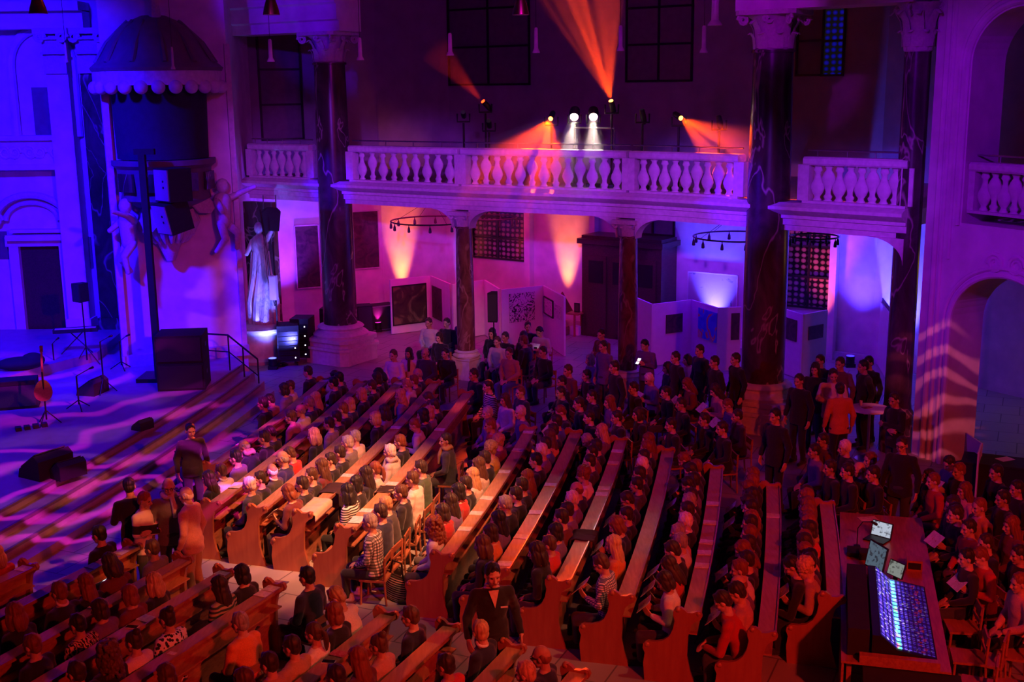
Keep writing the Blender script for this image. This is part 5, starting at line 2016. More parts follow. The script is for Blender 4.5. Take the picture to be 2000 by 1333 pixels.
art('poster', E6[1:3], 1719, 588, 1741, 690, M['art_dark'], 'tall dark poster on the end of the display wall')
W2, W3 = WPTS[2], WPTS[3]
art('framed_drawing', [W2, W3], 1344, 534, 1440, 612, M['art_sketch'], 'large pale framed drawing on the blue-lit wall', M['white_panel'], .06)
art('framed_painting', WPTS[0:2], 580, 440, 626, 562, M['art_dark'], 'dark framed painting on the wall left of the first marble column', M['stone'], .05)
art('framed_painting', WPTS[0:2], 690, 412, 741, 524, M['art_dark'], 'dark framed painting on the wall right of the first marble column', M['stone'], .05)

# ---- confessional, table and small things by the orange light
a = wp(1168, 600, 2, .05)
b = wp(1320, 600, 2, .05)
d = Vector((b.x - a.x, b.y - a.y, 0))
ang = atan2(d.y, d.x)
cf = thing('confessional', ((a.x + b.x) / 2, (a.y + b.y) / 2, 0), ang, 'dark wooden confessional booth against the back wall', 'booth')
L = d.length
MB().box((0, -.5, 1.5), (L, 1.0, 3.0)).build('body', M['darkwood'], cf)
MB().box((0, -.55, 3.05), (L + .2, 1.2, .16)).box((0, -.52, 3.18), (L, 1.0, .1)).build('cornice', M['darkwood'], cf)
for sx in (-1, 0, 1):
    dr = MB().box((sx * L * .31, -1.02, 1.35), (L * .26, .05, 2.5)).build('door', M['darkwood'], cf)
    MB().box((sx * L * .31, -1.055, 2.1), (L * .18, .02, .7)).build('grille', M['iron'], dr)
MB().box((-L / 2 - .012, -.5, 2.0), (.02, .35, .9)).build('side_pane', M['lattice'], cf)
tp0 = wp(1112, 600, 2, 1.15)
tb = thing('table', (tp0.x, tp0.y, 0), atan2(-7.7, 11), 'small wooden table by the orange-lit wall', 'table')
MB().box((0, 0, .72), (.95, .5, .04)).build('tabletop', M['chairwood'], tb)
for sx in (-1, 1):
    for sy in (-1, 1):
        MB().box((sx * .32, sy * .2, .35), (.05, .05, .7)).build('leg', M['chairwood'], tb)
p = at(1124, 578, .75)
t = thing('framed_photograph', (tb.location.x + .24, tb.location.y - .1, .741), -.6, 'small dark frame standing on the table by the orange light', 'picture frame')
MB().box((0, 0, .15), (.2, .03, .3)).build('frame', M['black'], t)
MB().box((0, -.017, .15), (.14, .006, .23)).build('picture', M['art_dark'], t)
t = thing('pyramid_shade', (tb.location.x - .22, tb.location.y + .12, .741), .3, 'dark red pyramid-shaped shade on the table in front of the orange light', 'lamp shade')
MB().lathe([(.36, 0), (.35, .02), (.02, .62), (.01, .63)], n=4).build('cover', mat('cloth_red', (.22, .03, .03), .9), t, smooth=10)
for i, (x, y) in enumerate(((1104, 634), (1120, 640))):
    tag(MB().box((0, 0, .14), (.3, .25, .28)).build('box', M['paper' if i else 'chairwood'], None, 30, (tb.location.x - .2 + .42 * i, tb.location.y - .02, 0), -.6), ('wooden box', 'pale box')[i] + ' on the floor under the small table', 'box')

# ---- uplights on the floor along the back wall


def uplight(x, seg, off, color, power, label, ang=38, A=None, tgt=4.6, h=.35):
    if A is None:
        p = wp(x, 560, seg, off)
    else:
        p = A
    t = thing('uplight', (p.x, p.y, 0), 0, label, 'stage light', 'floor uplights along the walls')
    MB().box((0, 0, .05), (.26, .2, .1)).build('base', M['black'], t)
    MB().lathe([(.09, .08), (.12, .12), (.12, .3), (.13, .32)], n=20).build('can', M['black'], t)
    MB().lathe([(.11, .318), (.11, .326)], n=20).build('lens', emit('lens_%s' % label[:6], color, 3), t)
    d = (Vector(WPTS[seg + 1]) - Vector(WPTS[seg])).normalized()
    nrm = Vector((d.y, -d.x, 0)).normalized()
    spot('beam_uplight', (p.x, p.y, h), (p.x - nrm.x * off, p.y - nrm.y * off, h + off * 8.0), power, color, ang, 1.0, .08)
    return t


AMB, CY = (1.0, .17, .03), (.06, .05, 1.0)
uplight(800, 1, .42, AMB, 2600, 'floor uplight casting orange on the wall behind the dark painting', 36)
uplight(1096, 2, .42, AMB, 2600, 'floor uplight casting orange on the wall beside the confessional', 32)
uplight(1388, 2, .42, CY, 3600, 'floor uplight casting blue above the framed drawing', 62)
uplight(1752, 2, .7, CY, 6500, 'floor uplight glowing blue at the great pier', 66)
uplight(1668, 2, .8, (.04, .02, 1.0), 4200, 'floor uplight casting violet behind the text panel', 60)  # added as blue fill for the right bay
uplight(893, 2, .4, (.08, .10, 1.0), 900, 'floor uplight washing a narrow blue strip beside the window', 20)
uplight(1590, 2, .8, (1.0, .1, .12), 1200, 'floor uplight casting red behind the veined column', 50)
uplight(570, 0, 1.0, (.16, .02, 1.0), 2600, 'floor uplight casting violet near the equipment racks', 70)
uplight(735, 0, 1.2, (1.0, .02, .5), 2600, 'floor uplight casting pink near the first marble column', 70)
pdx = at(540, 712, 0)
uplight(0, 0, .05, (.12, .14, 1.0), 0, 'floor uplight glowing blue beside the round pedestal', 80, Vector((pdx.x + .02, pdx.y - .6, 0)))
spot('beam_pedestal', (pdx.x + .02, pdx.y - .6, .42), (pd.x + .1, pd.y + .1, 2.6), 350, (.12, .14, 1.0), 80, .9, .1)
spot('beam_pedestal', (-5.9, 31.2, .4), (pd.x + .1, pd.y + .1, 2.4), 1000, (.10, .10, 1.0), 60, .9, .1)  # extra spot without a fixture, added to brighten the statue

# ---- chandeliers


def chandelier(c, R, n, label):
    t = thing('chandelier', c, 0, label, 'chandelier', 'ring chandeliers of the side aisle')
    MB().tube([(R * cos(2 * pi * i / 48), R * sin(2 * pi * i / 48), 0) for i in range(49)], .022, 8).build('ring', M['iron'], t)
    for i in range(4):
        a = i * pi / 2 + .4
        MB().tube([(R * cos(a), R * sin(a), 0), (0, 0, .66)], .006, 6).build('suspension_rod', M['iron'], t)
    for i in range(n):
        a = 2 * pi * i / n
        MB().tube([(R * cos(a), R * sin(a), .02), (R * cos(a), R * sin(a), -.06)], .012, 6).lathe([(.012, 0), (.035, -.06), (.045, -.16), (.03, -.18)][::-1], (R * cos(a), R * sin(a), -.05), 10).build('lamp', M['iron'], t)
    MB().tube([(0, 0, .64), (0, 0, 4.86 - c[2])], .01, 6).build('stem', M['iron'], t)
    return t


chandelier(atY(845, 431, 35.2), 1.25, 12, 'thin iron ring chandelier before the orange-lit wall')
chandelier(atY(1440, 462, 31.0), 1.15, 12, 'thin iron ring chandelier partly hidden by the great veined column')
chandelier(atY(1590, 462, 29.5), .6, 8, 'small ring chandelier in the right bay before the dark window')
chandelier(atY(962, 425, 36.5), .75, 10, 'small ring chandelier before the leaded window')

# ---- pendant lamps of the nave


def pendant(x, y, Y, r, h, label, bell=False):
    p = atY(x, y, Y)
    t = thing('pendant_lamp', p, 0, label, 'lamp', 'pendant lamps hung in the nave')
    prof = [(r, -h / 2), (r * 1.02, -h / 2 + .02), (r * .55, -h * .3), (r * .5, h / 2), (r * .3, h / 2 + .03)] if not bell else [(r, -h / 2), (r * .85, -h * .2), (r * .55, h * .2), (r * .3, h / 2)]
    MB().lathe(prof, n=20).build('shade', M['glass_lamp'] if not bell else M['brass'], t)
    MB().tube([(0, 0, h / 2), (0, 0, 15.0 - p.z)], .006, 6).build('cable', M['iron'], t)


for i, (x, y, Y, r, h, be) in enumerate(((528, 100, 27, .085, .46, 0), (703, 97, 27, .085, .46, 0), (879, 88, 27, .085, .46, 0), (1047, 80, 27, .085, .52, 0), (1212, 76, 27, .085, .52, 0), (1375, 78, 27, .095, .56, 0), (1397, 22, 22, .13, .5, 0), (1017, 8, 20, .14, .34, 1), (529, 8, 20, .14, .34, 1), (73, 6, 20, .15, .34, 1), (129, 104, 27, .05, .4, 0), (337, 115, 27, .05, .46, 0))):
    pendant(x, y, Y, r, h, '%s pendant lamp from the pulpit side in the %s row' % (('slim white', 'bell-shaped brass')[be], 'far' if Y > 25 else 'near') if 0 else ('%s hanging %s' % (('slim pale pendant lamp', 'brass bell-shaped pendant lamp')[be], ('before the arch window by the pulpit', 'just right of the first column capital', 'before the upper wall left of the red beam', 'between the red beam and the upper window', 'inside the tall orange beam', 'left of the great column capital', 'highest, beside the great column capital', 'at the top edge above the slim lamps', 'at the top edge before the beam', 'at the top corner over the blue niche', 'against the blue pilaster capital', 'in front of the pulpit canopy')[i])), be)

# ---- sound and light equipment
M['cover'] = mat('speaker_cover', (.022, .02, .026), .85, bmp=.2)
M['speaker_grille'] = mat('speaker_grille', (.03, .03, .035), .6, scale=80, bmp=.3)
M['light_grille'] = mat('light_grille', (.42, .42, .48), .6, scale=60, bmp=.2)

sl_, sr_ = at(305, 765, .6), at(400, 760, .6)
sm_ = sl_.lerp(sr_, .5)
for k in range(2):
    t = thing('subwoofer', (sm_.x, sm_.y + .4, .6 + .69 * k), .1, ('lower', 'upper')[k] + ' of two stacked black subwoofers on the stage edge', 'loudspeaker')
    MB().box((0, 0, .345), (1.14, .95, .68)).build('cabinet', M['cover'], t)
    MB().box((0, -.485, .345), (1.05, .03, .58)).build('grille', M['speaker_grille'], t)
    for sx in (-1, 1):
        MB().box((sx * .575, -.1, .4), (.02, .22, .1)).build('handle', M['iron'], t)
mp_ = atY(303, 640, sm_.y + 1.2)
t = thing('speaker_tower', (mp_.x, mp_.y, .6), 0, 'tall black lifting mast standing behind the stacked subwoofers', 'mast')
MB().box((0, 0, .05), (.9, .9, .1)).build('base', M['iron'], t)
MB().box((0, 0, 2.9), (.16, .16, 5.6)).box((.07, 0, 5.75), (.5, .14, .14)).build('mast', M['cover'], t)
for i, (x0, y0, x1, y1, tilt) in enumerate(((309, 330, 366, 392, 0.0), (311, 394, 362, 452, .22))):
    c = atY((x0 + x1) / 2, (y0 + y1) / 2, mp_.y - .35)
    k = 77.0
    w_, h = (x1 - x0) / k, (y1 - y0) / k
    t = thing('line_array_speaker', c, -.75, ('upper', 'lower tilted')[i] + ' speaker of the pair hanging on the black mast', 'loudspeaker')
    t.rotation_euler = (tilt, 0, -.75)
    MB().plate([(-.34, -h / 2), (.34, -h / 2), (.34, h / 2), (-.34, h / 2)], (0, -.30, 0), (1, 0, 0), (0, 0, 1), (0, .62, 0)).build('cabinet', M['cover'], t)
    MB().box((0, -.31, 0), (.60, .03, h * .92)).build('grille', M['light_grille'], t)
    MB().box((-.36, 0, 0), (.03, .2, h * .5)).build('bracket', M['iron'], t)
    MB().box((.1, -.33, .1), (.05, .012, .05)).box((.1, -.33, -.05), (.05, .012, .05)).build('badge', M['black'], t)


def tripod(loc, h, label, cat='stand', name='tripod_stand', sp=.38):
    t = thing(name, loc, rnd.uniform(0, 2), label, cat)
    MB().tube([(0, 0, .12), (0, 0, h)], .018, 8).build('pole', M['iron'], t)
    for i in range(3):
        a = i * 2 * pi / 3
        MB().tube([(0, 0, h * .28), (sp * cos(a), sp * sin(a), .012)], .013, 6).build('leg', M['iron'], t)
    return t


def tripod_speaker(px, ytop, ybot, fl, w_, h, label, m=None, rz=-.6):
    p = at(px, ybot, fl)
    zt = atY(px, ytop, p.y).z
    st_ = tripod(p, zt - fl - h, label.replace('loudspeaker', 'tripod under the loudspeaker'), 'stand', 'speaker_stand')
    t = thing('loudspeaker', (p.x, p.y, zt - h), rz, label, 'loudspeaker')
    MB().plate([(-w_ / 2, -.16), (w_ / 2, -.16), (w_ * .32, .16), (-w_ * .32, .16)], (0, 0, 0), (1, 0, 0), (0, 1, 0), (0, 0, h)).build('cabinet', m or M['cover'], t)
    MB().box((0, -.17, h / 2), (w_ * .9, .02, h * .9)).build('grille', M['speaker_grille'], t)


tripod_speaker(171, 553, 712, .6, .34, .50, 'black loudspeaker before the blue wall beside the dark pilaster')
tripod_speaker(966, 571, 742, 0, .26, .80, 'tall black loudspeaker in front of the white display walls', rz=-.2)


def wedge(x, y, rz, label, s=1.0):
    t = thing('stage_monitor', at(x, y, .6), rz, label, 'loudspeaker', 'wedge monitors on the stage')
    t.scale = (s, s, s)
    MB().plate([(-.24, 0), (.26, 0), (.22, .14), (-.14, .38), (-.24, .30)], (0, -.32, 0), (1, 0, 0), (0, 0, 1), (0, .64, 0)).build('cabinet', M['cover'], t)
    MB().plate([(.225, .15), (-.125, .385), (-.115, .40), (.235, .165)], (0, -.28, 0), (1, 0, 0), (0, 0, 1), (0, .56, 0)).build('grille', M['speaker_grille'], t)


wedge(92, 926, 2.6, 'larger black floor monitor at the front edge of the stage', 1.25)
wedge(132, 930, 2.5, 'second black floor monitor beside the larger one at the stage front', .9)
wedge(279, 838, 2.6, 'small black floor monitor alone on the stage edge above the steps', .6)
wedge(182, 768, 2.9, 'black floor monitor in the middle of the stage', 1.0)
t = thing('keyboard_amplifier', at(38, 795, .6), .3, 'broad black amplifier box on the blue-lit stage floor', 'amplifier')
MB().box((0, 0, .35), (.9, .5, .66)).build('cabinet', M['cover'], t)
MB().box((0, -.26, .32), (.8, .02, .5)).build('grille', M['speaker_grille'], t)
MB().box((0, -.26, .62), (.8, .02, .08)).build('control_strip', M['iron'], t)


def mic_stand(x, ybot, ytop, label, boom=0.0):
    p = at(x, ybot, .6)
    zt = atY(x, ytop, p.y).z - .6
    t = tripod(p, zt, label, 'microphone stand', 'microphone_stand', .3)
    MB().tube([(0, 0, zt), (boom, -.1, zt + .12)], .01, 6).build('boom', M['iron'], t)
    MB().cap((boom, -.1, zt + .12), (boom + .05, -.16, zt + .15), .018, .03, 10).build('microphone', M['black'], t)


mic_stand(204, 768, 668, 'microphone stand before the dark pilaster on stage', .2)
mic_stand(238, 722, 667, 'microphone stand in front of the pulpit pier', .15)
mic_stand(107, 722, 672, 'thin microphone stand by the doorway', -.1)
mic_stand(155, 800, 735, 'short microphone stand in the middle of the stage', .3)
p = at(92, 830, .6)
t = tripod(p, 1.2, 'instrument stand holding a small guitar on stage', 'stand', 'instrument_stand', .3)
g = thing('guitar', (p.x, p.y - .06, 1.15), .4, 'slim reddish guitar upright on its stand on the blue stage', 'guitar')
g.rotation_euler = (-.15, .05, .4)
MB().plate([(.0 + .19 * cos(a) * (1 - .18 * sin(a)), .24 * sin(a)) for a in [2 * pi * i / 24 for i in range(24)]], (0, 0, .24), (1, 0, 0), (0, 0, 1), (0, .07, 0)).build('body', M['chairwood'], g)
MB().box((0, .03, .78), (.045, .03, .66)).build('neck', M['chairwood'], g)
MB().box((0, .03, 1.16), (.07, .03, .14)).build('headstock', M['darkwood'], g)
for i, (x, y, lab) in enumerate(((152, 688, 'dark keyboard on a stand along the podium before the blue wall'), (40, 722, 'dark folded cover lying on the low podium'))):
    p = at(x, y, .85)
    t = thing('keyboard' if i == 0 else 'cloth_bundle', p, .25, lab, 'keyboard' if i == 0 else 'cloth')
    if i == 0:
        MB().box((0, 0, .62), (1.15, .36, .10)).build('case', M['cover'], t)
        MB().box((0, -.06, .675), (1.05, .16, .012)).build('keys', M['paper'], t)
        for sx in (-1, 1):
            MB().tube([(sx * .4, -.2, .01), (-sx * .2, .15, .57)], .015, 6).build('leg', M['iron'], t)
    else:
        MB().ell((0, 0, .16), (.6, .3, .17)).ell((.3, .1, .2), (.3, .25, .2)).build('cloth', M['cover'], t)
p = at(62, 838, .6)
t = thing('pedal_board', p, .5, 'small cluster of black pedals on the stage floor', 'pedals')
for k in range(4):
    MB().box((-.27 + .18 * k, .02 * k, .04), (.12, .18, .08)).build('pedal', M['black'], t)

# ---- stair railing at the end of the steps
A_, B_, C_ = at(400, 652, 1.55), at(445, 655, 1.55), at(503, 702, .95)
t = thing('stair_railing', (B_.x, B_.y, 0), 0, 'thin dark metal railing running down the end of the stage steps', 'railing')
o = t.location
rel = lambda v, dz=0: (v.x - o.x, v.y - o.y, v.z + dz)
MB().tube([rel(A_), rel(B_), rel(C_)], .024, 8).build('handrail', M['iron'], t)
MB().tube([rel(A_, -.45), rel(B_, -.45), rel(C_, -.45)], .016, 8).build('mid_rail', M['iron'], t)
for v, z in ((A_, .6), (B_, .6), (B_.lerp(C_, .5), .3), (C_, 0)):
    MB().tube([rel(v), (v.x - o.x, v.y - o.y, z + .005)], .02, 8).build('post', M['iron'], t)

# ---- racks and cases by the first column
def rack(x, y, w_, d_, h, n, label, rz=0.0, leds=True):
    t = thing('equipment_rack', at(x, y, 0), rz, label, 'equipment rack')
    MB().box((0, 0, h / 2 + .1), (w_, d_, h - .1)).build('case', M['cover'], t)
    for k in range(n):
        u = MB().box((0, -d_ / 2 - .012, .2 + (h - .3) * (k + .5) / n), (w_ * .88, .02, (h - .3) / n * .84)).build('rack_unit', M['black_gloss'], t)
        if leds and k % 2 == 0:
            MB().box((w_ * .3, -d_ / 2 - .027, .2 + (h - .3) * (k + .5) / n), (.03, .01, .03)).build('indicator', emit('led_%s_%d' % (label[:5], k), (.9, .8, 1.0), 5), u)
    for sx in (-1, 1):
        MB().lathe([(.05, -.02), (.05, .02)], n=12, M=Matrix.Translation((sx * w_ * .38, -d_ * .3, .05)) @ Matrix.Rotation(pi / 2, 4, 'Y')).build('caster', M['iron'], t)


rack(565, 712, .62, .7, 1.15, 6, 'black rolling equipment rack beside the round pedestal', .2)
rack(594, 704, .55, .7, 1.25, 7, 'taller black rack with tiny white lights beside the first column', -.1)
rack(646, 664, .5, .6, 1.0, 4, 'dark covered case tucked behind the first marble column', -.1, False)
t = thing('flight_case', at(738, 645, 0), .5, 'dark flight case with metal edges behind the first column', 'case')
MB().box((0, 0, .45), (1.1, .6, .8)).build('body', M['cover'], t)
for sz in (.06, .84):
    MB().box((0, -.305, sz), (1.12, .03, .03)).build('edge_strip', M['steel'], t)
t = thing('loudspeaker', at(712, 655, 0), .3, 'dark floor loudspeaker at the foot of the wall behind the first column', 'loudspeaker')
MB().box((0, 0, .5), (.5, .5, 1.0)).build('cabinet', M['cover'], t)
MB().box((0, -.26, .5), (.44, .02, .9)).build('grille', M['speaker_grille'], t)
p = at(546, 714, 0)
t = thing('speaker_pole', p, 0, 'slim pole with hanging cables between the pedestal and the racks', 'stand')
MB().tube([(0, 0, .02), (0, 0, 3.6)], .025, 8).build('pole', M['iron'], t)
MB().lathe([(.25, 0), (.25, .02), (.03, .03)], n=20).build('base', M['iron'], t)
for k in range(3):
    MB().tube([(-.02 * k, -.03, 1.75), (-.1 - .05 * k, -.06, 2.6), (-.18 - .03 * k, -.05, 3.7), (-.3, -.03 * k, 4.5)], .01, 6).build('cable', M['iron'], t)
q = atY(535, 562, p.y - .05)
t = thing('column_speaker', (q.x, q.y, q.z), -.2, 'narrow white column speaker on the slim pole', 'loudspeaker')
MB().box((0, -.02, 0), (.2, .16, .70)).build('cabinet', M['white_panel'], t)
MB().box((0, -.105, 0), (.16, .012, .64)).build('grille', M['paper'], t)
q = atY(530, 428, p.y + .6)
t = thing('hanging_speaker', (q.x, q.y, q.z), .2, 'rounded loudspeaker bin hung on chains above the pedestal', 'loudspeaker')
MB().plate([(-.26, -.3), (.2, -.34), (.27, .2), (.18, .3), (-.1, .33), (-.26, .2)], (0, -.2, 0), (1, 0, 0), (0, 0, 1), (0, .4, 0)).build('cabinet', M['cover'], t)
for sx in (-.2, .15):
    MB().tube([(sx, 0, .3), (sx, 0, 4.86 - q.z)], .018, 6).build('chain', M['steel'], t)

# ---- round bar table with its flyer and glass
p = at(1699, 905, 0)
p = at(1699, 798, 1.12)
t = thing('bar_table', (p.x, p.y, 0), 0, 'round white-topped standing table by the standing group', 'table')
MB().lathe([(.40, 1.09), (.42, 1.10), (.42, 1.125), (.40, 1.13)], n=40).build('tabletop', M['white_panel'], t)
MB().lathe([(.03, .03), (.03, 1.09)], n=16).build('column', M['steel'], t)
MB().lathe([(.26, 0), (.26, .02), (.05, .035)], n=30).build('base', M['steel'], t)
tag(MB().box((0, 0, .005), (.2, .12, .01)).build('booklet', M['print_red'], None, 30, (p.x - .06, p.y, 1.131), .4), 'red flyer lying on the round standing table', 'booklet')
t = thing('drinking_glass', (p.x - .14, p.y + .18, 1.131), 0, 'small drinking glass on the round standing table', 'glass')
MB().lathe([(.028, 0), (.034, .11), (.031, .11), (.026, .006)], n=16).build('bowl', M['glass_lamp'], t)

# ---- dark table and folded board at the right edge
p = at(1940, 930, 0)
t = thing('table', (at(1952, 900, .82).x, at(1952, 900, .82).y, 0), -.45, 'dark-covered table by the right edge before the arch', 'table')
MB().box((0, 0, .80), (1.3, .7, .04)).build('tabletop', M['cover'], t)
MB().box((0, 0, .4), (1.26, .66, .78)).build('cloth', M['cover'], t)
q = at(1963, 897, .83)
tag(MB().box((0, 0, .003), (.30, .21, .005)).build('sheet', M['paper'], None, 30, (q.x, q.y, .824), .4), 'single pale sheet lying on the dark-covered table', 'paper')
q0, q1 = at(1878, 948, 0), at(1925, 985, 0)
t = thing('folded_screen', (q0.x, q0.y, 0), atan2(q1.y - q0.y, q1.x - q0.x), 'plain folding board standing behind the seats at the right edge', 'board')
MB().box((.35, .02, .55), (.72, .03, 1.05)).build('panel', M['white_panel'], t)
MB().box((.98, -.14, .55), (.62, .03, 1.05), -.5).build('panel', M['white_panel'], t)

# ---- empty red-lit chairs at the lower right
for i, (x, y, rz) in enumerate(((1880, 1212, 3.0), (1892, 1270, 2.9), (1930, 1275, 2.6), (1975, 1262, 2.8), (1912, 1325, 2.7), (1985, 1330, 2.9))):
    p = at(x, y, .5)
    place_chair((p.x, p.y, 0), rz, 'empty wooden chair at the lower right, %s of six towards the camera' % ORD[i + 1])

# ---- the mixing desk
T0 = Vector((4.06, 13.51, 0))
ta = Vector((1.42, 5.23, 0)).normalized()
dk = thing('table', T0, atan2(ta.y, ta.x) - pi / 2, 'long dark red table carrying the mixing console', 'table')
MB().box((.65, 2.7, .735), (1.3, 5.4, .03)).build('tabletop', M['pew'], dk)
MB().box((.02, 2.7, .36), (.03, 5.36, .70)).build('side_board', M['pew'], dk)
for x in (.1, 1.2):
    for y in (.15, 5.25):
        MB().box((x, y, .36), (.06, .06, .72)).build('leg', M['pew'], dk)


def desk(x, y, z=.751):
    c, s = cos(dk.rotation_euler.z), sin(dk.rotation_euler.z)
    return Vector((T0.x + x * c - y * s, T0.y + x * s + y * c, z))


def console_mat():
    """lit buttons, scribble strips and meters of a digital desk"""
    m, nt, b = nodes('console_face')
    tc = N(nt, 'TexCoord')
    sx = N(nt, 'SeparateXYZ')
    nt.links.new(tc.outputs['Object'], sx.inputs[0])
    br = N(nt, 'TexBrick', Scale=1.0)
    br.offset = 0
    br.inputs['Brick Width'].default_value = .055
    br.inputs['Row Height'].default_value = .052
    br.inputs['Mortar Size'].default_value = .012
    br.inputs['Color1'].default_value = (.05, .04, .9, 1)
    br.inputs['Color2'].default_value = (.28, .12, 1.0, 1)
    br.inputs['Mortar'].default_value = (.012, .008, .12, 1)
    nt.links.new(tc.outputs['Object'], br.inputs['Vector'])
    vo = N(nt, 'TexVoronoi', Scale=13.0)
    nt.links.new(tc.outputs['Object'], vo.inputs['Vector'])
    st_ = N(nt, 'TexNoise', Scale=2.3)
    nt.links.new(tc.outputs['Object'], st_.inputs['Vector'])
    strip = ramp(nt, sx.outputs['X'], [(.30, (0, 0, 0)), (.305, (1, 1, 1)), (.36, (1, 1, 1)), (.365, (0, 0, 0))])
    hue = ramp(nt, st_.outputs['Fac'], [(.36, (.9, .08, .35)), (.44, (.1, .9, .55)), (.55, (.2, .8, 1.0)), (.64, (.9, .1, .5))])
    mx = N(nt, 'MixRGB')
    nt.links.new(strip, mx.inputs['Fac'])
    nt.links.new(br.outputs['Color'], mx.inputs['Color1'])
    nt.links.new(hue, mx.inputs['Color2'])
    dim = ramp(nt, sx.outputs['X'], [(0.0, (1.6, 1.6, 1.6)), (.40, (1, 1, 1)), (.52, (.16, .10, .2)), (.9, (.12, .08, .16))])
    ml = N(nt, 'MixRGB', blend_type='MULTIPLY')
    ml.inputs['Fac'].default_value = 1
    sy = N(nt, 'TexWave', Scale=2.6, bands_direction='Y')
    nt.links.new(tc.outputs['Object'], sy.inputs['Vector'])
    gap = ramp(nt, sy.outputs['Fac'], [(.12, (.05, .03, .3)), (.2, (1, 1, 1))])
    m2 = N(nt, 'MixRGB', blend_type='MULTIPLY')
    m2.inputs['Fac'].default_value = 1
    nt.links.new(mx.outputs[0], m2.inputs['Color1'])
    nt.links.new(gap, m2.inputs['Color2'])
    dots = ramp(nt, vo.outputs['Distance'], [(.16, (.9, .85, 1.0)), (.24, (0, 0, 0))])
    m3 = N(nt, 'MixRGB', blend_type='ADD')
    m3.inputs['Fac'].default_value = .55
    nt.links.new(m2.outputs[0], m3.inputs['Color1'])
    nt.links.new(dots, m3.inputs['Color2'])
    nt.links.new(m3.outputs[0], ml.inputs['Color1'])
    nt.links.new(dim, ml.inputs['Color2'])
    b.inputs['Base Color'].default_value = (.02, .02, .03, 1)
    nt.links.new(ml.outputs[0], b.inputs['Emission Color'])
    b.inputs['Emission Strength'].default_value = 1.5
    b.inputs['Roughness'].default_value = .35
    return m


M['console'] = console_mat()
cs = thing('mixing_console', desk(.36, .12), dk.rotation_euler.z, 'large mixing console glowing blue with coloured buttons', 'mixing console')
path = [(0, 0, 1, 0), (0, 2.25, 1, 0)]
MB().sweep([(0, 0), (.78, 0), (.78, .08), (.48, .13), (.30, .16), (.10, .33), (0, .33)], path).build('body', M['black'], cs, smooth=15)
MB().sweep([(.10, .335), (.30, .165), (.306, .17), (.106, .34)], [(0, .05, 1, 0), (0, 2.2, 1, 0)]).build('meter_bridge', M['console'], cs, smooth=15)
sf = MB().sweep([(.31, .163), (.48, .136), (.76, .086), (.76, .09), (.48, .14), (.31, .167)], [(0, .05, 1, 0), (0, 2.2, 1, 0)]).build('control_surface', M['console'], cs, smooth=15)
for k in range(24):
    MB().box((.62 + .04 * sin(k * 1.9), .12 + .088 * k, .118), (.05, .022, .02)).build('fader', M['steel'], sf)
MB().box((-.16, 1.1, .19), (.26, 2.1, .36)).build('flight_case_lid', M['cover'], cs)
MB().box((.33, -.07, .05), (.95, .1, .10)).build('front_rail', M['pew'], cs)


def screen_thing(name, x, y, w_, h, rz, tilt, m, label, cat, laptop=False):
    t = thing(name, desk(x, y), dk.rotation_euler.z + rz, label, cat)
    Mt = Matrix.Translation((0, 0, .02 if laptop else .12)) @ Matrix.Rotation(tilt, 4, 'X')
    MB().box((0, 0, 0), (0, 0, 0), M=Mt @ Matrix.Translation((0, 0, h / 2)) @ Matrix.Diagonal((1, 1, 1, 1))) if 0 else None
    mb = MB()
    mb.add([Mt @ Vector(v) for v in MB().box((0, 0, h / 2), (w_, .025, h)).v], MB().box((0, 0, 0), (1, 1, 1)).f)
    mb.build('lid' if laptop else 'housing', M['cover'], t)
    mb = MB()
    mb.add([Mt @ Vector(v) for v in MB().box((0, -.0145, h / 2), (w_ * .92, .004, h * .9)).v], MB().box((0, 0, 0), (1, 1, 1)).f)
    mb.build('screen', m, t)
    if laptop:
        MB().box((0, -.13, .012), (w_, .26, .022)).build('keyboard', M['black'], t)
    else:
        MB().box((0, .02, .06), (.05, .04, .12)).box((0, 0, .006), (.24, .18, .012)).build('foot', M['iron'], t)
    return t


def screen_mat(name, c, k):
    m, nt, b = nodes(name)
    v = coords(nt)
    nz = N(nt, 'TexNoise', Scale=16.0, Detail=3.0)
    nt.links.new(v, nz.inputs['Vector'])
    r = ramp(nt, nz.outputs['Fac'], [(.36, tuple(x * .25 for x in c)), (.46, c), (.8, c)])
    b.inputs['Base Color'].default_value = (.02, .02, .02, 1)
    nt.links.new(r, b.inputs['Emission Color'])
    b.inputs['Emission Strength'].default_value = k
    return m


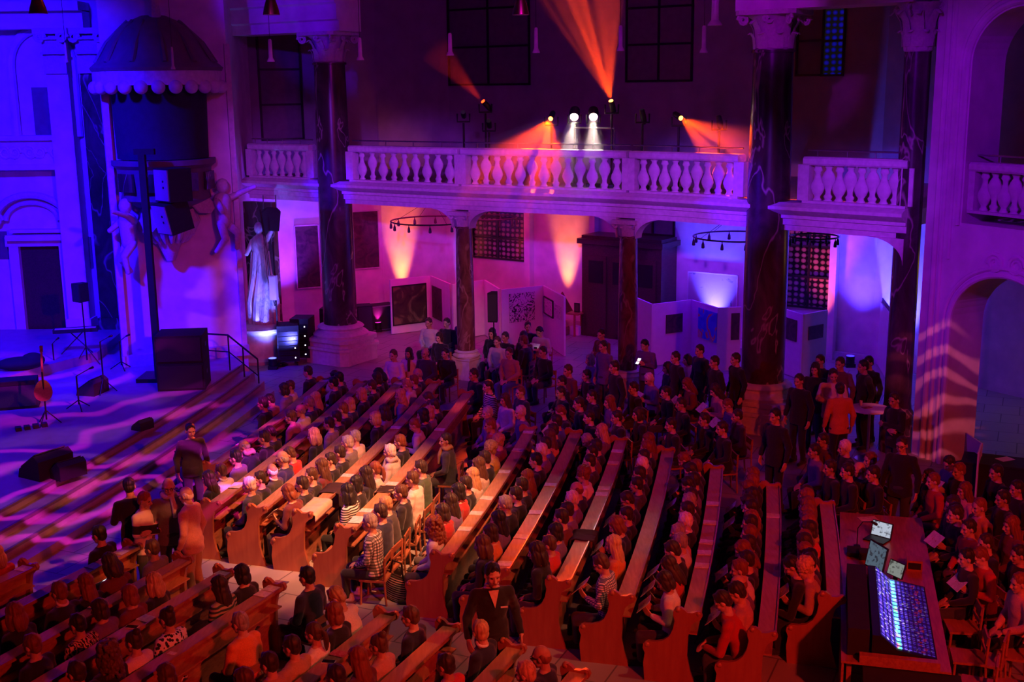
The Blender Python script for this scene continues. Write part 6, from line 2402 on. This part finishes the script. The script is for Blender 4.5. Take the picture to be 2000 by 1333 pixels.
screen_thing('monitor', .46, 2.72, .42, .40, -1.0, -.2, screen_mat('screen_slate', (.13, .20, .27), .55), 'slate-blue screen standing at the far end of the console', 'monitor')
screen_thing('monitor', .74, 2.55, .28, .22, -.8, -.3, screen_mat('screen_pale', (.34, .38, .34), .6), 'smaller greenish screen beside the slate-blue one', 'monitor')
screen_thing('laptop', .62, 4.35, .34, .24, -.5, -.25, screen_mat('screen_laptop', (.55, .62, .75), .8), 'laptop with a bright screen further back on the long table', 'laptop', True)
q = desk(.45, 5.15)
tag(MB().box((0, 0, .004), (.30, .21, .008)).build('booklet', M['print'], None, 30, q, .1), 'printed sheet lying at the far end of the mixing table', 'booklet')
for i, (x, y, w_, d_, h, lab) in enumerate(((.42, 3.45, .3, .2, .12, 'small dark box on the mixing table beside the slate-blue screen'), (1.05, 3.2, .22, .2, .16, 'small reddish box at the operator side of the mixing table'), (.20, 3.6, .2, .3, .06, 'flat wireless receiver near the edge of the mixing table'))):
    t = thing('control_box', desk(x, y), dk.rotation_euler.z, lab, 'box')
    MB().box((0, 0, h / 2), (w_, d_, h)).build('case', M['cover'] if i != 1 else M['chairwood'], t)
    MB().box((0, -d_ / 2 - .004, h / 2), (w_ * .8, .008, h * .6)).build('face', M['iron'], t)
t = thing('desk_lamp', desk(.25, 3.9), 0, 'thin gooseneck lamp arching over the mixing table', 'lamp')
MB().lathe([(.05, 0), (.05, .02), (.012, .03)], n=16).build('base', M['iron'], t)
MB().tube([(0, 0, .02), (0, 0, .3), (.06, -.04, .42), (.18, -.1, .44)], .008, 8).build('neck', M['iron'], t)
MB().cap((.18, -.1, .44), (.24, -.13, .41), .018, .024, 10).build('head', M['iron'], t)
t = thing('pedestal_case', at(1668, 1310, 0), dk.rotation_euler.z, 'metal-edged road case on the floor at the near end of the mixing table', 'case')
t.location = (T0.x + .75, T0.y - .42, 0)
MB().box((0, 0, .36), (1.15, .5, .68)).build('body', M['cover'], t)
for z in (.04, .69):
    MB().box((0, -.26, z), (1.17, .03, .035)).build('edge_strip', M['steel'], t)
for x in (-.57, 0, .57):
    MB().box((x, -.262, .36), (.03, .03, .66)).build('edge_post', M['steel'], t)

# ---- moving-head lamps on the gallery, their beams and the haze that shows them
G2 = [(p[0], p[1]) for p in path_between(0, 5, 5, -1.35)]


def gpt(px, py):
    best = None
    for a, b in zip(G2[:-1], G2[1:]):
        p = online(px, py, a, b)
        t = (Vector((p.x, p.y)) - Vector(a)).dot(Vector(b) - Vector(a)) / (Vector(b) - Vector(a)).length_squared
        if -.02 <= t <= 1.02:
            best = p
    return best


ORANGE = (1.0, .055, .0)


def haze_cone(a, b, ang, label, density, col=(1, 1, 1)):
    a, b = Vector(a), Vector(b)
    m = bpy.data.materials.new('haze')
    m.use_nodes = True
    nt = m.node_tree
    nt.nodes.remove(nt.nodes['Principled BSDF'])
    v = N(nt, 'VolumeScatter', Density=density, Anisotropy=.35)
    nt.links.new(v.outputs[0], nt.nodes['Material Output'].inputs['Volume'])
    ln = (b - a).length
    r = math.tan(radians(ang / 2) * 1.04) * ln
    d = (b - a).normalized()
    o = MB().lathe([(.10, 0), (.10 + r * .5, ln * .5), (.10 + r, ln)], n=28, M=Matrix.Translation(a) @ d.to_track_quat('Z', 'Y').to_matrix().to_4x4()).build('haze', m, label=label, cat='haze', kind='stuff')
    return o


def moving_head(px, py, target, power, color, ang, label, hz=None, bright=8, density=.06, gobo=None, k=.55):
    p = gpt(px, py)
    t = thing('moving_head_light', (p.x, p.y, 5.2), 0, label, 'stage light', 'stage lights on the gallery')
    hzh = p.z - 5.2
    MB().box((0, 0, .05), (.36, .3, .1)).build('base', M['black'], t)
    MB().tube([(0, 0, .1), (0, 0, hzh - .25)], .03, 8).build('stand', M['iron'], t)
    MB().tube([(-.17, 0, hzh), (-.17, 0, hzh - .22), (.17, 0, hzh - .22), (.17, 0, hzh)], .025, 8).build('yoke', M['black'], t)
    d = (Vector(target) - p).normalized()
    Mq = d.to_track_quat('Z', 'Y').to_matrix().to_4x4()
    Mq = Mq @ Matrix.Diagonal((k, k, 1, 1))
    hd = MB().lathe([(.05, -.28), (.13, -.2), (.14, -.05), (.12, .08), (.115, .10)], n=22, M=Matrix.Translation((0, 0, hzh)) @ Mq).build('head', M['black'], t)
    MB().lathe([(.105, .10), (.105, .112)], n=22, M=Matrix.Translation((0, 0, hzh)) @ Mq).build('lens', emit('lens_' + label[:12], (1, .35, .05) if color == ORANGE else color, bright), hd)
    src = p + d * .16
    if power:
        spot('beam_gallery', src, target, power, color, ang, .35, .05, gobo)
        if hz:
            haze_cone(src, src + d * hz, ang, label.split(' throwing')[0].replace('stage light', 'faint haze in the beam of the stage light'), density)
    return p


p1 = gpt(1195, 205)
moving_head(1195, 204, atY(1135, -40, p1.y - 1.5), 9000, ORANGE, 42, 'orange stage light in the middle of the gallery throwing a tall fan upwards', 5.2, 9, .022, streaks)
p2 = gpt(948, 203)
moving_head(948, 203, atY(868, 118, p2.y - .8), 900, (1.0, .03, .004), 26, 'orange stage light nearest the pulpit side throwing a short beam upwards', 2.0, 9, .04)
p3 = gpt(1077, 228)
moving_head(1077, 228, atY(1036, 330, p3.y - 2.2), 4600, ORANGE, 46, 'orange stage light throwing a fan down over the middle balustrade', 4.4, 9, .06, streaks)
p4 = gpt(1326, 228)
moving_head(1326, 228, (COL2.x - .45, COL2.y + .2, 6.0), 4200, ORANGE, 34, 'orange stage light throwing a fan towards the great veined column', 3.2, 9, .045, streaks)
WARM = (1.0, .72, .60)
moving_head(1122, 224, at(1010, 1020, 0), 900, WARM, 20, 'left of two white stage lights shining over the middle balustrade', 2.4, 30, .22, None, 1.0)
moving_head(1159, 224, at(1150, 1060, 0), 900, WARM, 20, 'right of two white stage lights shining over the middle balustrade', 2.4, 30, .22, None, 1.0)
for i, (x, y) in enumerate(((905, 222), (1255, 222), (1405, 235), (955, 240))):
    moving_head(x, y, atY(x - 20, 120, 30), 0, (.02, .02, .03), 20, ('unlit stage light nearest the pulpit side on the gallery', 'unlit stage light between the two orange lamps on the gallery', 'unlit stage light just before the great veined column', 'low unlit stage light under the short orange beam')[i], None, .2)
# scaffold bar between the white lamps
a, b = gpt(1120, 250), gpt(1200, 250)
t = thing('lighting_bar', (a.x, a.y, 5.2), atan2(b.y - a.y, b.x - a.x), 'low metal bar and stand under the two white stage lights', 'rig')
MB().tube([(0, 0, a.z - 5.2), ((b - a).length, 0, a.z - 5.2)], .025, 8).build('crossbar', M['steel'], t)
for x in (0.0, (b - a).length):
    MB().tube([(x, 0, 0), (x, 0, a.z - 5.2)], .02, 8).build('upright', M['iron'], t)
# tidy away the pattern chair
for ch_ in list(CH.children):
    bpy.data.objects.remove(ch_)
bpy.data.objects.remove(CH)
